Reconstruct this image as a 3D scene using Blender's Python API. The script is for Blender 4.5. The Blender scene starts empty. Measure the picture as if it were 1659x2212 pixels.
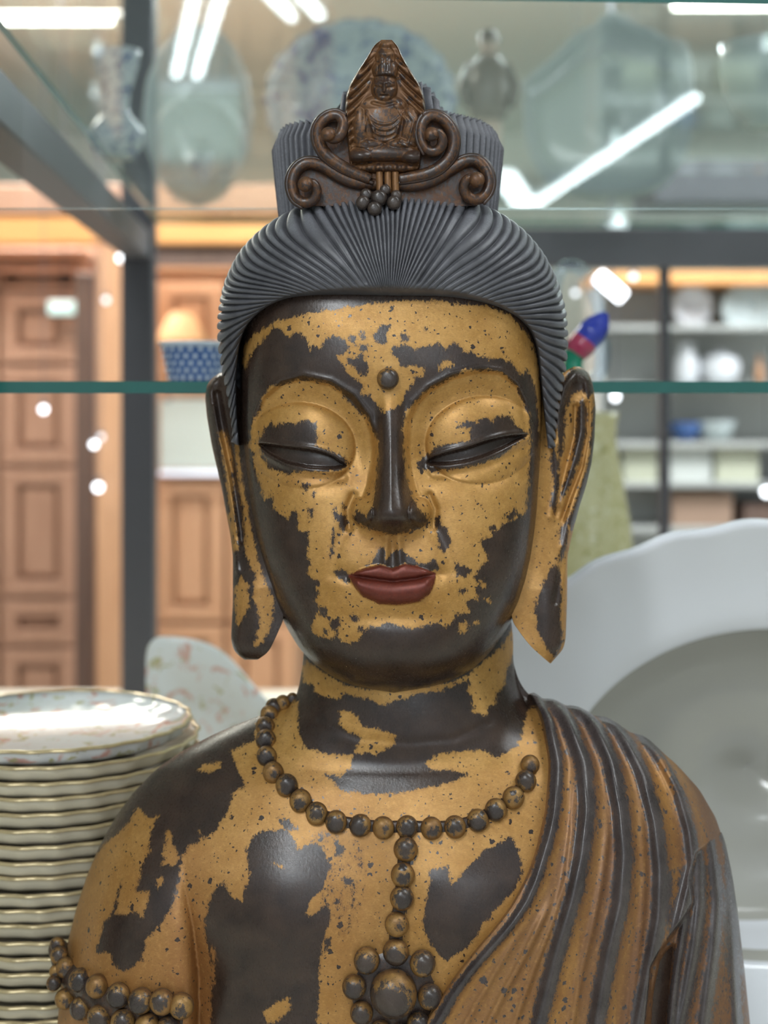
import bpy, math, random
import numpy as np
from mathutils import Vector, Matrix

random.seed(7)
rng = np.random.default_rng(7)
scene = bpy.context.scene
COL = scene.collection

# ------------------------------------------------------------------ camera
FPX = 3190.0            # focal length in pixels of the 1659 x 2212 frame
U = 0.0003              # one design unit in metres
ZC = 1.40               # eye height
HZ = 835.0              # horizon row
CX = 829.5

cam_d = bpy.data.cameras.new('camera')
cam = bpy.data.objects.new('camera', cam_d)
COL.objects.link(cam)
cam.location = (0, 0, ZC)
cam.rotation_euler = (math.pi / 2, 0, 0)
cam_d.sensor_fit = 'VERTICAL'
cam_d.sensor_height = 24.0
cam_d.lens = FPX / 2212.0 * 24.0
cam_d.shift_y = -(1106.0 - HZ) / 2212.0
cam_d.dof.use_dof = True
cam_d.dof.focus_distance = 0.955
cam_d.dof.aperture_fstop = 3.0
cam_d.clip_start = 0.05
scene.camera = cam

# ------------------------------------------------------------------ world, lights, exposure
world = bpy.data.worlds.new('world')
scene.world = world
world.use_nodes = True
bg = world.node_tree.nodes['Background']
bg.inputs[0].default_value = (0.86, 0.93, 1.0, 1)
bg.inputs[1].default_value = 0.75


def area(name, loc, target, sx, sy, power, color):
    l = bpy.data.lights.new(name, 'AREA')
    l.shape = 'RECTANGLE'
    l.size = sx
    l.size_y = sy
    l.energy = power
    l.color = color
    o = bpy.data.objects.new(name, l)
    COL.objects.link(o)
    o.location = loc
    d = Vector(target) - Vector(loc)
    o.rotation_euler = d.to_track_quat('-Z', 'Y').to_euler()
    return o


area('ceiling_tube_light', (-0.35, -0.25, ZC + 1.17), (-0.2, 0.3, 0), 0.14, 1.3, 30, (0.93, 0.97, 1.0))
area('ceiling_tube_light', (1.05, 0.65, ZC + 1.17), (0.9, 0.7, 0), 0.14, 1.3, 15, (0.93, 0.97, 1.0))
area('back_shop_light', (-1.1, 3.2, ZC + 1.17), (-1.1, 3.6, 0), 0.6, 1.2, 36, (1.0, 0.93, 0.84))
area('back_shop_light', (1.75, 2.9, ZC + 1.17), (1.35, 4.2, 1.1), 0.5, 1.0, 80, (0.92, 0.97, 1.0))  # unseen lamp, tilted at the right-hand shelving to brighten it
area('back_shop_light', (-1.0, 4.6, ZC + 1.17), (-1.0, 4.6, 0), 0.6, 1.2, 50, (1.0, 0.93, 0.84))

scene.view_settings.view_transform = 'Standard'
scene.view_settings.look = 'None'
scene.view_settings.gamma = 1.0
scene.view_settings.use_curve_mapping = False
scene.view_settings.exposure = 0.1
scene.cycles.max_bounces = 5
scene.cycles.diffuse_bounces = 3
scene.cycles.glossy_bounces = 3
scene.cycles.transparent_max_bounces = 10
scene.cycles.use_adaptive_sampling = True
scene.cycles.adaptive_threshold = 0.045
scene.cycles.sample_clamp_indirect = 6.0
scene.cycles.caustics_reflective = False
scene.cycles.caustics_refractive = False


# ------------------------------------------------------------------ helpers
def conv(px, py, y):
    """statue design space: frame position (px,py) at depth y (units behind the face plane) -> metres"""
    px = np.asarray(px, float); py = np.asarray(py, float); y = np.asarray(y, float)
    s = (FPX + y) / FPX
    X = (px - CX) * s * U
    Y = (FPX + y) * U
    Z = ZC + (HZ - py) * s * U
    return np.stack(np.broadcast_arrays(X, Y, Z), axis=-1)


def at(px, py, d):
    return Vector(((px - CX) * d / FPX, d, ZC + (HZ - py) * d / FPX))


def smooth(a, k):
    a = np.asarray(a, float)
    if k <= 0:
        return a
    x = np.arange(-3 * k, 3 * k + 1)
    w = np.exp(-0.5 * (x / k) ** 2); w /= w.sum()
    p = np.concatenate([np.full(3 * k, a[0]), a, np.full(3 * k, a[-1])])
    return np.convolve(p, w, 'valid')


class Curve:
    """smoothed 1-D function through points (t, v)"""
    def __init__(self, pts, k=12):
        pts = sorted(pts)
        t = np.array([p[0] for p in pts], float); v = np.array([p[1] for p in pts], float)
        self.t0, self.t1 = t[0], t[-1]
        self.n = int(max(64, (self.t1 - self.t0)))
        self.g = np.linspace(self.t0, self.t1, self.n)
        raw = np.interp(self.g, t, v)
        # reflect ends so the end values are kept
        pad = 3 * k
        ext = np.concatenate([2 * raw[0] - raw[1:pad + 1][::-1], raw, 2 * raw[-1] - raw[-pad - 1:-1][::-1]])
        x = np.arange(-pad, pad + 1); w = np.exp(-0.5 * (x / max(k, 1e-6)) ** 2); w /= w.sum()
        self.v = np.convolve(ext, w, 'valid')

    def __call__(self, t):
        return np.interp(t, self.g, self.v)


def sstep(a, b, x):
    t = np.clip((np.asarray(x, float) - a) / (b - a), 0, 1)
    return t * t * (3 - 2 * t)


def gauss(px, py, cx, cy, sx, sy, rot=0.0):
    dx = px - cx; dy = py - cy
    c, s = math.cos(rot), math.sin(rot)
    u = dx * c + dy * s; v = -dx * s + dy * c
    return np.exp(-0.5 * ((u / sx) ** 2 + (v / sy) ** 2))


def dome(px, py, cx, cy, rx, ry, rot=0.0, p=0.5):
    dx = px - cx; dy = py - cy
    c, s = math.cos(rot), math.sin(rot)
    u = dx * c + dy * s; v = -dx * s + dy * c
    return np.clip(1 - (u / rx) ** 2 - (v / ry) ** 2, 0, 1) ** p


def pdist(px, py, pts, pad=80.0):
    """distance from points to an open polyline"""
    pts = np.asarray(pts, float)
    shape = np.shape(px)
    px = np.ravel(px); py = np.ravel(py)
    out = np.full(px.shape, pad)
    m = (px > pts[:, 0].min() - pad) & (px < pts[:, 0].max() + pad) & (py > pts[:, 1].min() - pad) & (py < pts[:, 1].max() + pad)
    x = px[m]; y = py[m]
    d2 = np.full(x.shape, pad * pad)
    for (x0, y0), (x1, y1) in zip(pts[:-1], pts[1:]):
        ex, ey = x1 - x0, y1 - y0
        L = ex * ex + ey * ey + 1e-9
        t = np.clip(((x - x0) * ex + (y - y0) * ey) / L, 0, 1)
        d2 = np.minimum(d2, (x - x0 - t * ex) ** 2 + (y - y0 - t * ey) ** 2)
    out[m] = np.sqrt(d2)
    return out.reshape(shape)


def psdf(px, py, pts, pad=40.0):
    """signed distance to a closed polygon, positive inside"""
    pts = np.asarray(pts, float)
    shape = np.shape(px)
    px = np.ravel(px); py = np.ravel(py)
    out = np.full(px.shape, -pad)
    m = (px > pts[:, 0].min() - pad) & (px < pts[:, 0].max() + pad) & (py > pts[:, 1].min() - pad) & (py < pts[:, 1].max() + pad)
    x = px[m]; y = py[m]
    d2 = np.full(x.shape, 1e9)
    ins = np.zeros(x.shape, bool)
    q = np.roll(pts, -1, axis=0)
    for (x0, y0), (x1, y1) in zip(pts, q):
        ex, ey = x1 - x0, y1 - y0
        L = ex * ex + ey * ey + 1e-9
        t = np.clip(((x - x0) * ex + (y - y0) * ey) / L, 0, 1)
        d2 = np.minimum(d2, (x - x0 - t * ex) ** 2 + (y - y0 - t * ey) ** 2)
        if y0 != y1:
            c = ((y0 > y) != (y1 > y)) & (x < ex * (y - y0) / ey + x0)
            ins ^= c
    d = np.sqrt(d2)
    out[m] = np.clip(np.where(ins, d, -d), -pad, pad)
    return out.reshape(shape)


def resample(pts, n, k=2):
    pts = np.asarray(pts, float)
    for _ in range(k):                      # Chaikin corner cutting for open curves
        q = [pts[0]]
        for a, b in zip(pts[:-1], pts[1:]):
            q.append(a * 0.75 + b * 0.25); q.append(a * 0.25 + b * 0.75)
        q.append(pts[-1]); pts = np.array(q)
    seg = np.linalg.norm(np.diff(pts, axis=0), axis=1)
    s = np.concatenate([[0], np.cumsum(seg)])
    t = np.linspace(0, s[-1], n)
    return np.stack([np.interp(t, s, pts[:, i]) for i in range(pts.shape[1])], axis=1)


def mesh_from(name, verts, faces, mats, parent=None, smooth_shade=True, attrs=None, mat_idx=None):
    me = bpy.data.meshes.new(name)
    verts = np.asarray(verts, np.float32).reshape(-1, 3)
    if isinstance(faces, np.ndarray) and faces.ndim == 2:
        nf, k = faces.shape
        me.vertices.add(len(verts)); me.vertices.foreach_set('co', verts.ravel())
        me.loops.add(nf * k); me.loops.foreach_set('vertex_index', faces.astype(np.int32).ravel())
        me.polygons.add(nf)
        me.polygons.foreach_set('loop_start', np.arange(0, nf * k, k, dtype=np.int32))
        try:
            me.polygons.foreach_set('loop_total', np.full(nf, k, dtype=np.int32))
        except Exception:
            pass
    else:
        me.from_pydata([tuple(v) for v in verts.tolist()], [], [tuple(f) for f in faces])
    for m in (mats if isinstance(mats, (list, tuple)) else [mats]):
        me.materials.append(m)
    if mat_idx is not None:
        me.polygons.foreach_set('material_index', np.asarray(mat_idx, np.int32))
    me.update(calc_edges=True)
    me.validate()
    me.polygons.foreach_set('use_smooth', np.full(len(me.polygons), smooth_shade))
    if attrs:
        for an, av in attrs.items():
            at_ = me.attributes.new(an, 'FLOAT', 'POINT')
            at_.data.foreach_set('value', np.asarray(av, np.float32).ravel())
    o = bpy.data.objects.new(name, me)
    COL.objects.link(o)
    if parent:
        o.parent = parent
    return o


def grid_faces(nr, nc, wrap=False, off=0, flip=False):
    r = np.arange(nr - 1)[:, None]
    c = np.arange(nc if wrap else nc - 1)[None, :]
    c2 = (c + 1) % nc
    a = r * nc + c; b = r * nc + c2; d = (r + 1) * nc + c; e = (r + 1) * nc + c2
    f = np.stack([a, d, e, b], axis=-1).reshape(-1, 4)
    if flip:
        f = f[:, ::-1]
    return f + off


class MB:
    """collects boxes, bars, lathes into one mesh"""
    def __init__(self):
        self.v = []; self.f = []

    def add(self, vs, fs):
        o = len(self.v)
        self.v += [tuple(v) for v in vs]
        self.f += [tuple(i + o for i in f) for f in fs]
        return self

    def box(self, c, s, rotz=0.0, bev=0.0):
        x, y, z = s[0] / 2, s[1] / 2, s[2] / 2
        b = min(bev, x * .9, y * .9, z * .9)
        R = Matrix.Rotation(rotz, 3, 'Z')
        c = Vector(c)
        if b <= 0:
            vs = [(sx * x, sy * y, sz * z) for sx in (-1, 1) for sy in (-1, 1) for sz in (-1, 1)]
            fs = [(0, 1, 3, 2), (4, 6, 7, 5), (0, 4, 5, 1), (2, 3, 7, 6), (0, 2, 6, 4), (1, 5, 7, 3)]
        else:
            vs = []; idx = {}
            for sx in (-1, 1):
                for sy in (-1, 1):
                    for sz in (-1, 1):
                        for ax in range(3):
                            p = [sx * (x - b), sy * (y - b), sz * (z - b)]
                            p[ax] = (sx * x, sy * y, sz * z)[ax]
                            idx[(sx, sy, sz, ax)] = len(vs); vs.append(tuple(p))
            fs = []
            I = lambda a, b_, c_, ax: idx[(a, b_, c_, ax)]
            for s_ in (-1, 1):
                q = [I(s_, -1, -1, 0), I(s_, 1, -1, 0), I(s_, 1, 1, 0), I(s_, -1, 1, 0)]; fs.append(q if s_ > 0 else q[::-1])
                q = [I(-1, s_, -1, 1), I(-1, s_, 1, 1), I(1, s_, 1, 1), I(1, s_, -1, 1)]; fs.append(q if s_ > 0 else q[::-1])
                q = [I(-1, -1, s_, 2), I(1, -1, s_, 2), I(1, 1, s_, 2), I(-1, 1, s_, 2)]; fs.append(q if s_ > 0 else q[::-1])
            for a in (-1, 1):
                for b_ in (-1, 1):
                    q = [I(a, b_, -1, 0), I(a, b_, 1, 0), I(a, b_, 1, 1), I(a, b_, -1, 1)]; fs.append(q if a * b_ < 0 else q[::-1])
                    q = [I(a, -1, b_, 0), I(a, 1, b_, 0), I(a, 1, b_, 2), I(a, -1, b_, 2)]; fs.append(q if a * b_ > 0 else q[::-1])
                    q = [I(-1, a, b_, 1), I(1, a, b_, 1), I(1, a, b_, 2), I(-1, a, b_, 2)]; fs.append(q if a * b_ < 0 else q[::-1])
                    for c_ in (-1, 1):
                        t = [I(a, b_, c_, 0), I(a, b_, c_, 1), I(a, b_, c_, 2)]; fs.append(t if a * b_ * c_ > 0 else t[::-1])
        self.add([R @ Vector(v) + c for v in vs], fs)
        return self

    def bar(self, p0, p1, r0, r1=None, n=12, cap=True):
        r1 = r0 if r1 is None else r1
        p0 = Vector(p0); p1 = Vector(p1)
        d = (p1 - p0).normalized()
        a = d.orthogonal().normalized(); b = d.cross(a)
        vs = []
        for p, r in ((p0, r0), (p1, r1)):
            for i in range(n):
                t = 2 * math.pi * i / n
                vs.append(p + a * (r * math.cos(t)) + b * (r * math.sin(t)))
        fs = [(i, (i + 1) % n, n + (i + 1) % n, n + i) for i in range(n)]
        if cap:
            fs += [tuple(range(n))[::-1], tuple(range(n, 2 * n))]
        return self.add(vs, fs)

    def lathe(self, prof, n=48, c=(0, 0, 0), scal=0.0, lobes=0, close=True):
        """prof: list of (radius, z)"""
        vs = []; fs = []
        rmax = max(p[0] for p in prof)
        for r, z in prof:
            for i in range(n):
                t = 2 * math.pi * i / n
                k = 1 + scal * (r / rmax) ** 3 * math.cos(lobes * t) if lobes else 1
                vs.append((c[0] + r * k * math.cos(t), c[1] + r * k * math.sin(t), c[2] + z))
        m = len(prof)
        for j in range(m - 1):
            for i in range(n):
                i2 = (i + 1) % n
                fs.append((j * n + i, j * n + i2, (j + 1) * n + i2, (j + 1) * n + i))
        return self.add(vs, fs)

    def tube(self, pts, radii, n=10, cap=True):
        P = [Vector(p) for p in pts]
        vs = []; fs = []
        up = None
        for i, p in enumerate(P):
            d = (P[min(i + 1, len(P) - 1)] - P[max(i - 1, 0)]).normalized()
            if up is None:
                up = d.orthogonal().normalized()
            up = (up - d * up.dot(d)).normalized()
            b = d.cross(up)
            r = radii[i] if hasattr(radii, '__len__') else radii
            for k in range(n):
                t = 2 * math.pi * k / n
                vs.append(p + up * (r * math.cos(t)) + b * (r * math.sin(t)))
        for j in range(len(P) - 1):
            for k in range(n):
                k2 = (k + 1) % n
                fs.append((j * n + k, j * n + k2, (j + 1) * n + k2, (j + 1) * n + k))
        if cap:
            fs += [tuple(range(n))[::-1], tuple(range((len(P) - 1) * n, len(P) * n))]
        return self.add(vs, fs)

    def build(self, name, mats, parent=None, smooth_shade=False, loc=None):
        me = bpy.data.meshes.new(name)
        me.from_pydata(self.v, [], self.f)
        for m in (mats if isinstance(mats, (list, tuple)) else [mats]):
            me.materials.append(m)
        me.validate(); me.update()
        me.polygons.foreach_set('use_smooth', [smooth_shade] * len(me.polygons))
        o = bpy.data.objects.new(name, me)
        COL.objects.link(o)
        if parent: o.parent = parent
        if loc is not None: o.location = loc
        return o


def empty(name, loc=(0, 0, 0), rotz=0.0):
    o = bpy.data.objects.new(name, None)
    COL.objects.link(o)
    o.location = loc
    o.rotation_euler = (0, 0, rotz)
    o.empty_display_size = 0.05
    return o


def tag(o, label=None, cat=None, group=None, kind=None):
    if label: o['label'] = label
    if cat: o['category'] = cat
    if group: o['group'] = group
    if kind: o['kind'] = kind
    return o


# ------------------------------------------------------------------ materials
def srgb(r, g, b):
    f = lambda c: (c / 255 / 12.92) if c / 255 <= 0.04045 else ((c / 255 + 0.055) / 1.055) ** 2.4
    return (f(r), f(g), f(b), 1)


class NT:
    def __init__(self, name):
        self.m = bpy.data.materials.new(name)
        self.m.use_nodes = True
        self.t = self.m.node_tree
        self.n = self.t.nodes
        self.b = self.n['Principled BSDF']
        self.out = self.n['Material Output']

    def node(self, typ, **kw):
        x = self.n.new(typ)
        for k, v in kw.items():
            setattr(x, k, v)
        return x

    def link(self, a, b):
        self.t.links.new(a, b)

    def inp(self, sock, v):
        if hasattr(v, 'is_linked') or hasattr(v, 'links'):
            self.link(v, sock)
        else:
            sock.default_value = v

    def math(self, op, a, b=0.0, c=None, clamp=False):
        x = self.node('ShaderNodeMath', operation=op, use_clamp=clamp)
        self.inp(x.inputs[0], a); self.inp(x.inputs[1], b)
        if c is not None: self.inp(x.inputs[2], c)
        return x.outputs[0]

    def mix(self, fac, a, b):
        x = self.node('ShaderNodeMix', data_type='RGBA')
        self.inp(x.inputs[0], fac); self.inp(x.inputs[6], a); self.inp(x.inputs[7], b)
        return x.outputs[2]

    def noise(self, vec, scale, detail=2.0, rough=0.5, dist=0.0):
        x = self.node('ShaderNodeTexNoise')
        if vec is not None: self.link(vec, x.inputs['Vector'])
        x.inputs['Scale'].default_value = scale
        x.inputs['Detail'].default_value = detail
        x.inputs['Roughness'].default_value = rough
        x.inputs['Distortion'].default_value = dist
        return x.outputs[0]

    def obj(self):
        return self.node('ShaderNodeTexCoord').outputs['Object']

    def mapping(self, vec, scale=(1, 1, 1), rot=(0, 0, 0)):
        x = self.node('ShaderNodeMapping')
        self.link(vec, x.inputs['Vector'])
        x.inputs['Scale'].default_value = scale
        x.inputs['Rotation'].default_value = rot
        return x.outputs[0]

    def attr(self, name):
        x = self.node('ShaderNodeAttribute')
        x.attribute_name = name
        return x.outputs['Fac']

    def rng(self, v, a, b, lo=0.0, hi=1.0):
        x = self.node('ShaderNodeMapRange')
        x.clamp = True
        self.inp(x.inputs[0], v)
        x.inputs[1].default_value = a; x.inputs[2].default_value = b
        x.inputs[3].default_value = lo; x.inputs[4].default_value = hi
        return x.outputs[0]

    def bump(self, h, dist, strength=1.0):
        x = self.node('ShaderNodeBump')
        x.inputs['Strength'].default_value = strength
        x.inputs['Distance'].default_value = dist
        self.link(h, x.inputs['Height'])
        self.link(x.outputs[0], self.b.inputs['Normal'])

    def set(self, **kw):
        for k, v in kw.items():
            self.inp(self.b.inputs[k.replace('_', ' ')], v)
        return self


def plain(name, col, rough=0.5, metal=0.0, var=0.12, scale=18.0, spec=0.5, coat=0.0):
    t = NT(name)
    n = t.noise(t.obj(), scale, 3)
    c2 = tuple(max(0, x * (1 - var)) for x in col[:3]) + (1,)
    t.set(Base_Color=t.mix(n, col, c2), Roughness=rough, Metallic=metal, Specular_IOR_Level=spec, Coat_Weight=coat)
    return t.m


def emit(name, col, strength):
    t = NT(name)
    t.b.inputs['Base Color'].default_value = (0.8, 0.8, 0.8, 1)
    t.b.inputs['Emission Color'].default_value = col
    t.b.inputs['Emission Strength'].default_value = strength
    return t.m


def wood(name, c1, c2, axis='Z', scale=9.0, rough=0.45):
    t = NT(name)
    s = {'Z': (10, 10, 0.7), 'X': (0.7, 10, 10), 'Y': (10, 0.7, 10)}[axis]
    v = t.mapping(t.obj(), s)
    n = t.noise(v, scale, 4, 0.6, 0.4)
    n2 = t.noise(t.obj(), 2.5, 2)
    f = t.math('ADD', t.math('MULTIPLY', n, 0.8), t.math('MULTIPLY', n2, 0.35))
    t.set(Base_Color=t.mix(t.rng(f, 0.3, 0.85), c1, c2), Roughness=rough)
    return t.m


def glass(name, tint=(1, 1, 1, 1), rough=0.01, ior=1.45, edge=1.0):
    t = NT(name)
    t.n.remove(t.b)
    # Schlick reflectance of a thin sheet, the same from both sides
    geo = t.node('ShaderNodeNewGeometry')
    dt = t.node('ShaderNodeVectorMath', operation='DOT_PRODUCT')
    t.link(geo.outputs['Normal'], dt.inputs[0]); t.link(geo.outputs['Incoming'], dt.inputs[1])
    f0 = ((ior - 1) / (ior + 1)) ** 2
    sch = t.math('POWER', t.math('SUBTRACT', 1.0, t.math('ABSOLUTE', dt.outputs['Value'])), 5.0)
    frv = t.math('ADD', f0, t.math('MULTIPLY', sch, (1 - f0) * edge), clamp=True)
    tr = t.node('ShaderNodeBsdfTransparent'); tr.inputs[0].default_value = tint
    gl = t.node('ShaderNodeBsdfGlossy'); gl.inputs['Roughness'].default_value = rough
    gl.inputs['Color'].default_value = (0.9, 1.0, 0.97, 1)
    mx = t.node('ShaderNodeMixShader')
    t.link(frv, mx.inputs[0]); t.link(tr.outputs[0], mx.inputs[1]); t.link(gl.outputs[0], mx.inputs[2])
    t.link(mx.outputs[0], t.out.inputs[0])
    return t.m


def lacquer(name, dark1, dark2, gold1, gold2, brown, rag=1.0, pits=1.0, pscale=1.0, rough=0.23):
    """worn gold leaf over dark lacquer; vertex attribute gold = distance (units) inside the leaf"""
    t = NT(name)
    P = t.obj()
    if pscale != 1.0:       # unit-sized beads: bring the pattern to real size and shift it from bead to bead
        P = t.mapping(P, (pscale,) * 3)
        oi = t.node('ShaderNodeObjectInfo')
        cb_ = t.node('ShaderNodeCombineXYZ')
        t.link(oi.outputs['Random'], cb_.inputs[0]); t.link(oi.outputs['Random'], cb_.inputs[2])
        ad = t.node('ShaderNodeVectorMath', operation='ADD')
        t.link(P, ad.inputs[0]); t.link(cb_.outputs[0], ad.inputs[1])
        P = ad.outputs[0]
    g = t.attr('gold')
    tone = t.attr('tone')
    lip = t.attr('lip')
    n1 = t.noise(P, 190, 3, 0.6)
    stretch = t.mapping(P, (1.0, 1.0, 0.55))
    n2 = t.noise(stretch, 620, 3, 0.65)
    n3 = t.noise(P, 2300, 2, 0.6)
    e = t.math('ADD', g, t.math('MULTIPLY', t.math('SUBTRACT', n1, 0.5), 17.0 * rag))
    e = t.math('ADD', e, t.math('MULTIPLY', t.math('SUBTRACT', n2, 0.5), 22.0 * rag))
    e = t.math('ADD', e, t.math('MULTIPLY', t.math('SUBTRACT', n3, 0.5), 13.0 * rag))
    m = t.rng(e, -0.7, 0.9)
    vo = t.node('ShaderNodeTexVoronoi'); vo.inputs['Scale'].default_value = 150
    wn = t.node('ShaderNodeVectorMath', operation='ADD')
    nv = t.node('ShaderNodeTexNoise'); nv.inputs['Scale'].default_value = 400; t.link(P, nv.inputs['Vector'])
    sc = t.node('ShaderNodeVectorMath', operation='SCALE'); t.link(nv.outputs[1], sc.inputs[0]); sc.inputs['Scale'].default_value = 0.004
    t.link(P, wn.inputs[0]); t.link(sc.outputs[0], wn.inputs[1]); t.link(wn.outputs[0], vo.inputs['Vector'])
    sep = t.node('ShaderNodeSeparateColor'); t.link(vo.outputs['Color'], sep.inputs[0])
    rad = t.math('MULTIPLY', t.math('POWER', sep.outputs[0], 4.0), 0.30 * pits)
    pit = t.rng(t.math('SUBTRACT', vo.outputs['Distance'], rad), -0.01, 0.015)
    vo2 = t.node('ShaderNodeTexVoronoi'); vo2.inputs['Scale'].default_value = 420
    t.link(wn.outputs[0], vo2.inputs['Vector'])
    sep2 = t.node('ShaderNodeSeparateColor'); t.link(vo2.outputs['Color'], sep2.inputs[0])
    rad2 = t.math('MULTIPLY', t.math('POWER', sep2.outputs[0], 3.5), 0.36 * pits)
    pit2 = t.rng(t.math('SUBTRACT', vo2.outputs['Distance'], rad2), -0.02, 0.03)
    m = t.math('MULTIPLY', m, t.math('MULTIPLY', pit, pit2))
    # colours
    na = t.noise(P, 45, 4, 0.6)
    grain = t.noise(t.mapping(P, (0.35, 1, 1.6)), 1500, 2, 0.7)
    gc = t.mix(t.rng(na, 0.32, 0.68), gold1, gold2)
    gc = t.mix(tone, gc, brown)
    mott = t.noise(P, 330, 5, 0.7)
    gc = t.mix(t.math('MULTIPLY', t.rng(mott, 0.50, 0.72), 0.42), gc, brown)
    gc = t.mix(t.math('MULTIPLY', t.rng(mott, 0.30, 0.46, 1.0, 0.0), 0.30), gc, (min(1, gold2[0] * 1.3), min(1, gold2[1] * 1.3), min(1, gold2[2] * 1.4), 1))
    gdark = t.mix(0.55, gc, dark1)
    gc = t.mix(t.math('MULTIPLY', t.rng(grain, 0.40, 0.72), 0.45), gc, gdark)
    # thinner, darker leaf right at the torn edge
    gc = t.mix(t.math('MULTIPLY', t.rng(e, 0.5, 5.0, 1.0, 0.0), 0.35), gc, gdark)
    dc = t.mix(t.rng(t.noise(P, 60, 4, 0.6), 0.3, 0.7), dark1, dark2)
    dc = t.mix(t.math('MULTIPLY', t.rng(n3, 0.68, 0.76), 0.10), dc, gold1)
    c = t.mix(m, dc, gc)
    lm = t.rng(t.math('ADD', lip, t.math('MULTIPLY', t.math('SUBTRACT', n2, 0.5), 10.0)), -1.5, 1.5)
    lipc = t.mix(t.rng(n2, 0.3, 0.8), srgb(112, 48, 34), srgb(84, 37, 27))
    c = t.mix(lm, c, lipc)
    r = t.math('ADD', t.math('MULTIPLY', m, 0.17), t.math('ADD', rough, t.math('MULTIPLY', n2, 0.10)))
    t.set(Base_Color=c, Roughness=r, Metallic=t.math('MULTIPLY', m, 0.35), Specular_IOR_Level=0.5)
    h = t.math('ADD', t.math('MULTIPLY', n2, 0.55), t.math('MULTIPLY', grain, 0.28))
    t.bump(h, 0.00025, 0.7)
    return t.m


M = {}
DK1, DK2 = srgb(39, 28, 23), srgb(60, 45, 36)
M['lacquer'] = lacquer('gilt_lacquer', DK1, DK2, srgb(172, 127, 60), srgb(198, 153, 86), srgb(152, 104, 58))
M['lacquer_robe'] = lacquer('gilt_lacquer_robe', srgb(52, 46, 46), srgb(78, 70, 68), srgb(160, 112, 58), srgb(182, 136, 76), srgb(120, 84, 56), 1.3, 1.3)
M['bead'] = lacquer('gilt_bead', srgb(46, 40, 38), srgb(70, 58, 50), srgb(142, 102, 52), srgb(182, 142, 78), srgb(96, 66, 44), 0.8, 1.2, 0.007)
M['cord'] = lacquer('necklace_ground', srgb(48, 38, 34), srgb(66, 52, 44), srgb(130, 94, 52), srgb(150, 110, 62), srgb(92, 64, 46), 0.8, 1.2)
M['crown'] = lacquer('crown_lacquer', srgb(44, 34, 30), srgb(66, 48, 40), srgb(122, 84, 48), srgb(142, 102, 60), srgb(84, 55, 38), 1.5, 1.5, 1.0, 0.26)


def hair_mat():
    t = NT('dark_carved_hair')
    P = t.obj()
    n = t.noise(P, 90, 4, 0.6)
    n2 = t.noise(P, 900, 3, 0.7)
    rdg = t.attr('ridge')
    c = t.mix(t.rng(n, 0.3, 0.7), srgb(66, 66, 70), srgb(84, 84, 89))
    ridge_shine = t.math('MULTIPLY', t.rng(rdg, 0.55, 1.0), t.rng(n2, 0.35, 0.7, 0.25, 0.85))
    c = t.mix(t.math('MULTIPLY', ridge_shine, 0.55), c, srgb(158, 160, 168))  # ridges painted paler for the highlights they catch, besides wear
    t.set(Base_Color=c, Roughness=t.math('ADD', 0.33, t.math('MULTIPLY', n2, 0.2)), Specular_IOR_Level=0.5)
    t.bump(n2, 0.0003, 0.35)
    return t.m


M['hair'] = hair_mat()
M['metal_dark'] = plain('dark_grey_metal', srgb(92, 92, 100), 0.5, 0.0, 0.15)
M['metal_black'] = plain('black_painted_post', srgb(64, 64, 72), 0.45)
M['well_grey'] = plain('pale_grey_well', srgb(172, 171, 162), 0.18, 0, 0.03, 6, 0.5, 0.2)  # platter well, set greyer than its white rim
M['white_glaze'] = plain('white_glaze', srgb(230, 233, 238), 0.12, 0, 0.03, 6, 0.5, 0.3)
M['cream_glaze'] = plain('cream_glaze', srgb(226, 218, 196), 0.16, 0, 0.05, 20, 0.5, 0.2)
M['gilt'] = plain('gilt_edge', srgb(222, 202, 156), 0.28, 0.35, 0.45, 110)
M['green_edge'] = plain('green_glass_edge', srgb(38, 104, 96), 0.12, 0, 0.35, 14)
M['cream_table'] = plain('cream_tabletop', srgb(226, 222, 206), 0.4, 0, 0.05)
M['counter'] = plain('counter_side', srgb(120, 112, 104), 0.6)
M['wood_orange'] = wood('orange_wood', srgb(220, 172, 134), srgb(198, 146, 108), 'Z')
M['wood_orange_x'] = wood('orange_wood_beam', srgb(240, 178, 112), srgb(216, 150, 90), 'X')
M['wood_brown'] = wood('brown_wood', srgb(204, 160, 134), srgb(178, 134, 110), 'Z')
M['wood_dark'] = wood('dark_wood', srgb(128, 104, 92), srgb(100, 80, 72), 'Z')
M['wall'] = plain('cream_wall', srgb(204, 210, 200), 0.85, 0, 0.06, 3)
M['ceiling'] = plain('pale_ceiling', srgb(222, 232, 228), 0.9, 0, 0.04, 3)
M['floor'] = wood('floor_boards', srgb(196, 192, 184), srgb(172, 168, 160), 'Y', 4)
M['tube'] = emit('lit_tube', (0.86, 0.95, 1.0, 1), 60.0)
M['tube_thin'] = emit('lit_thin_tube', (1.0, 0.98, 0.90, 1), 10.0)
M['bulb'] = emit('lit_bulb', (0.88, 0.94, 1.0, 1), 6.0)
M['glint_faint'] = emit('faint_glint', (0.80, 0.88, 1.0, 1), 2.0)
M['sign_lit'] = emit('lit_sign', (0.22, 0.62, 0.56, 1), 0.85)
M['glass'] = glass('clear_glass', (0.95, 0.98, 0.96, 1), 0.02, 1.45, 0.35)
M['glass_pane'] = glass('clear_glass_pane', (0.96, 0.98, 0.98, 1), 0.015, 1.5)
M['glass_edge'] = glass('frosted_glass_edge', (0.85, 0.9, 0.92, 1), 0.2, 1.9)


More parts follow.
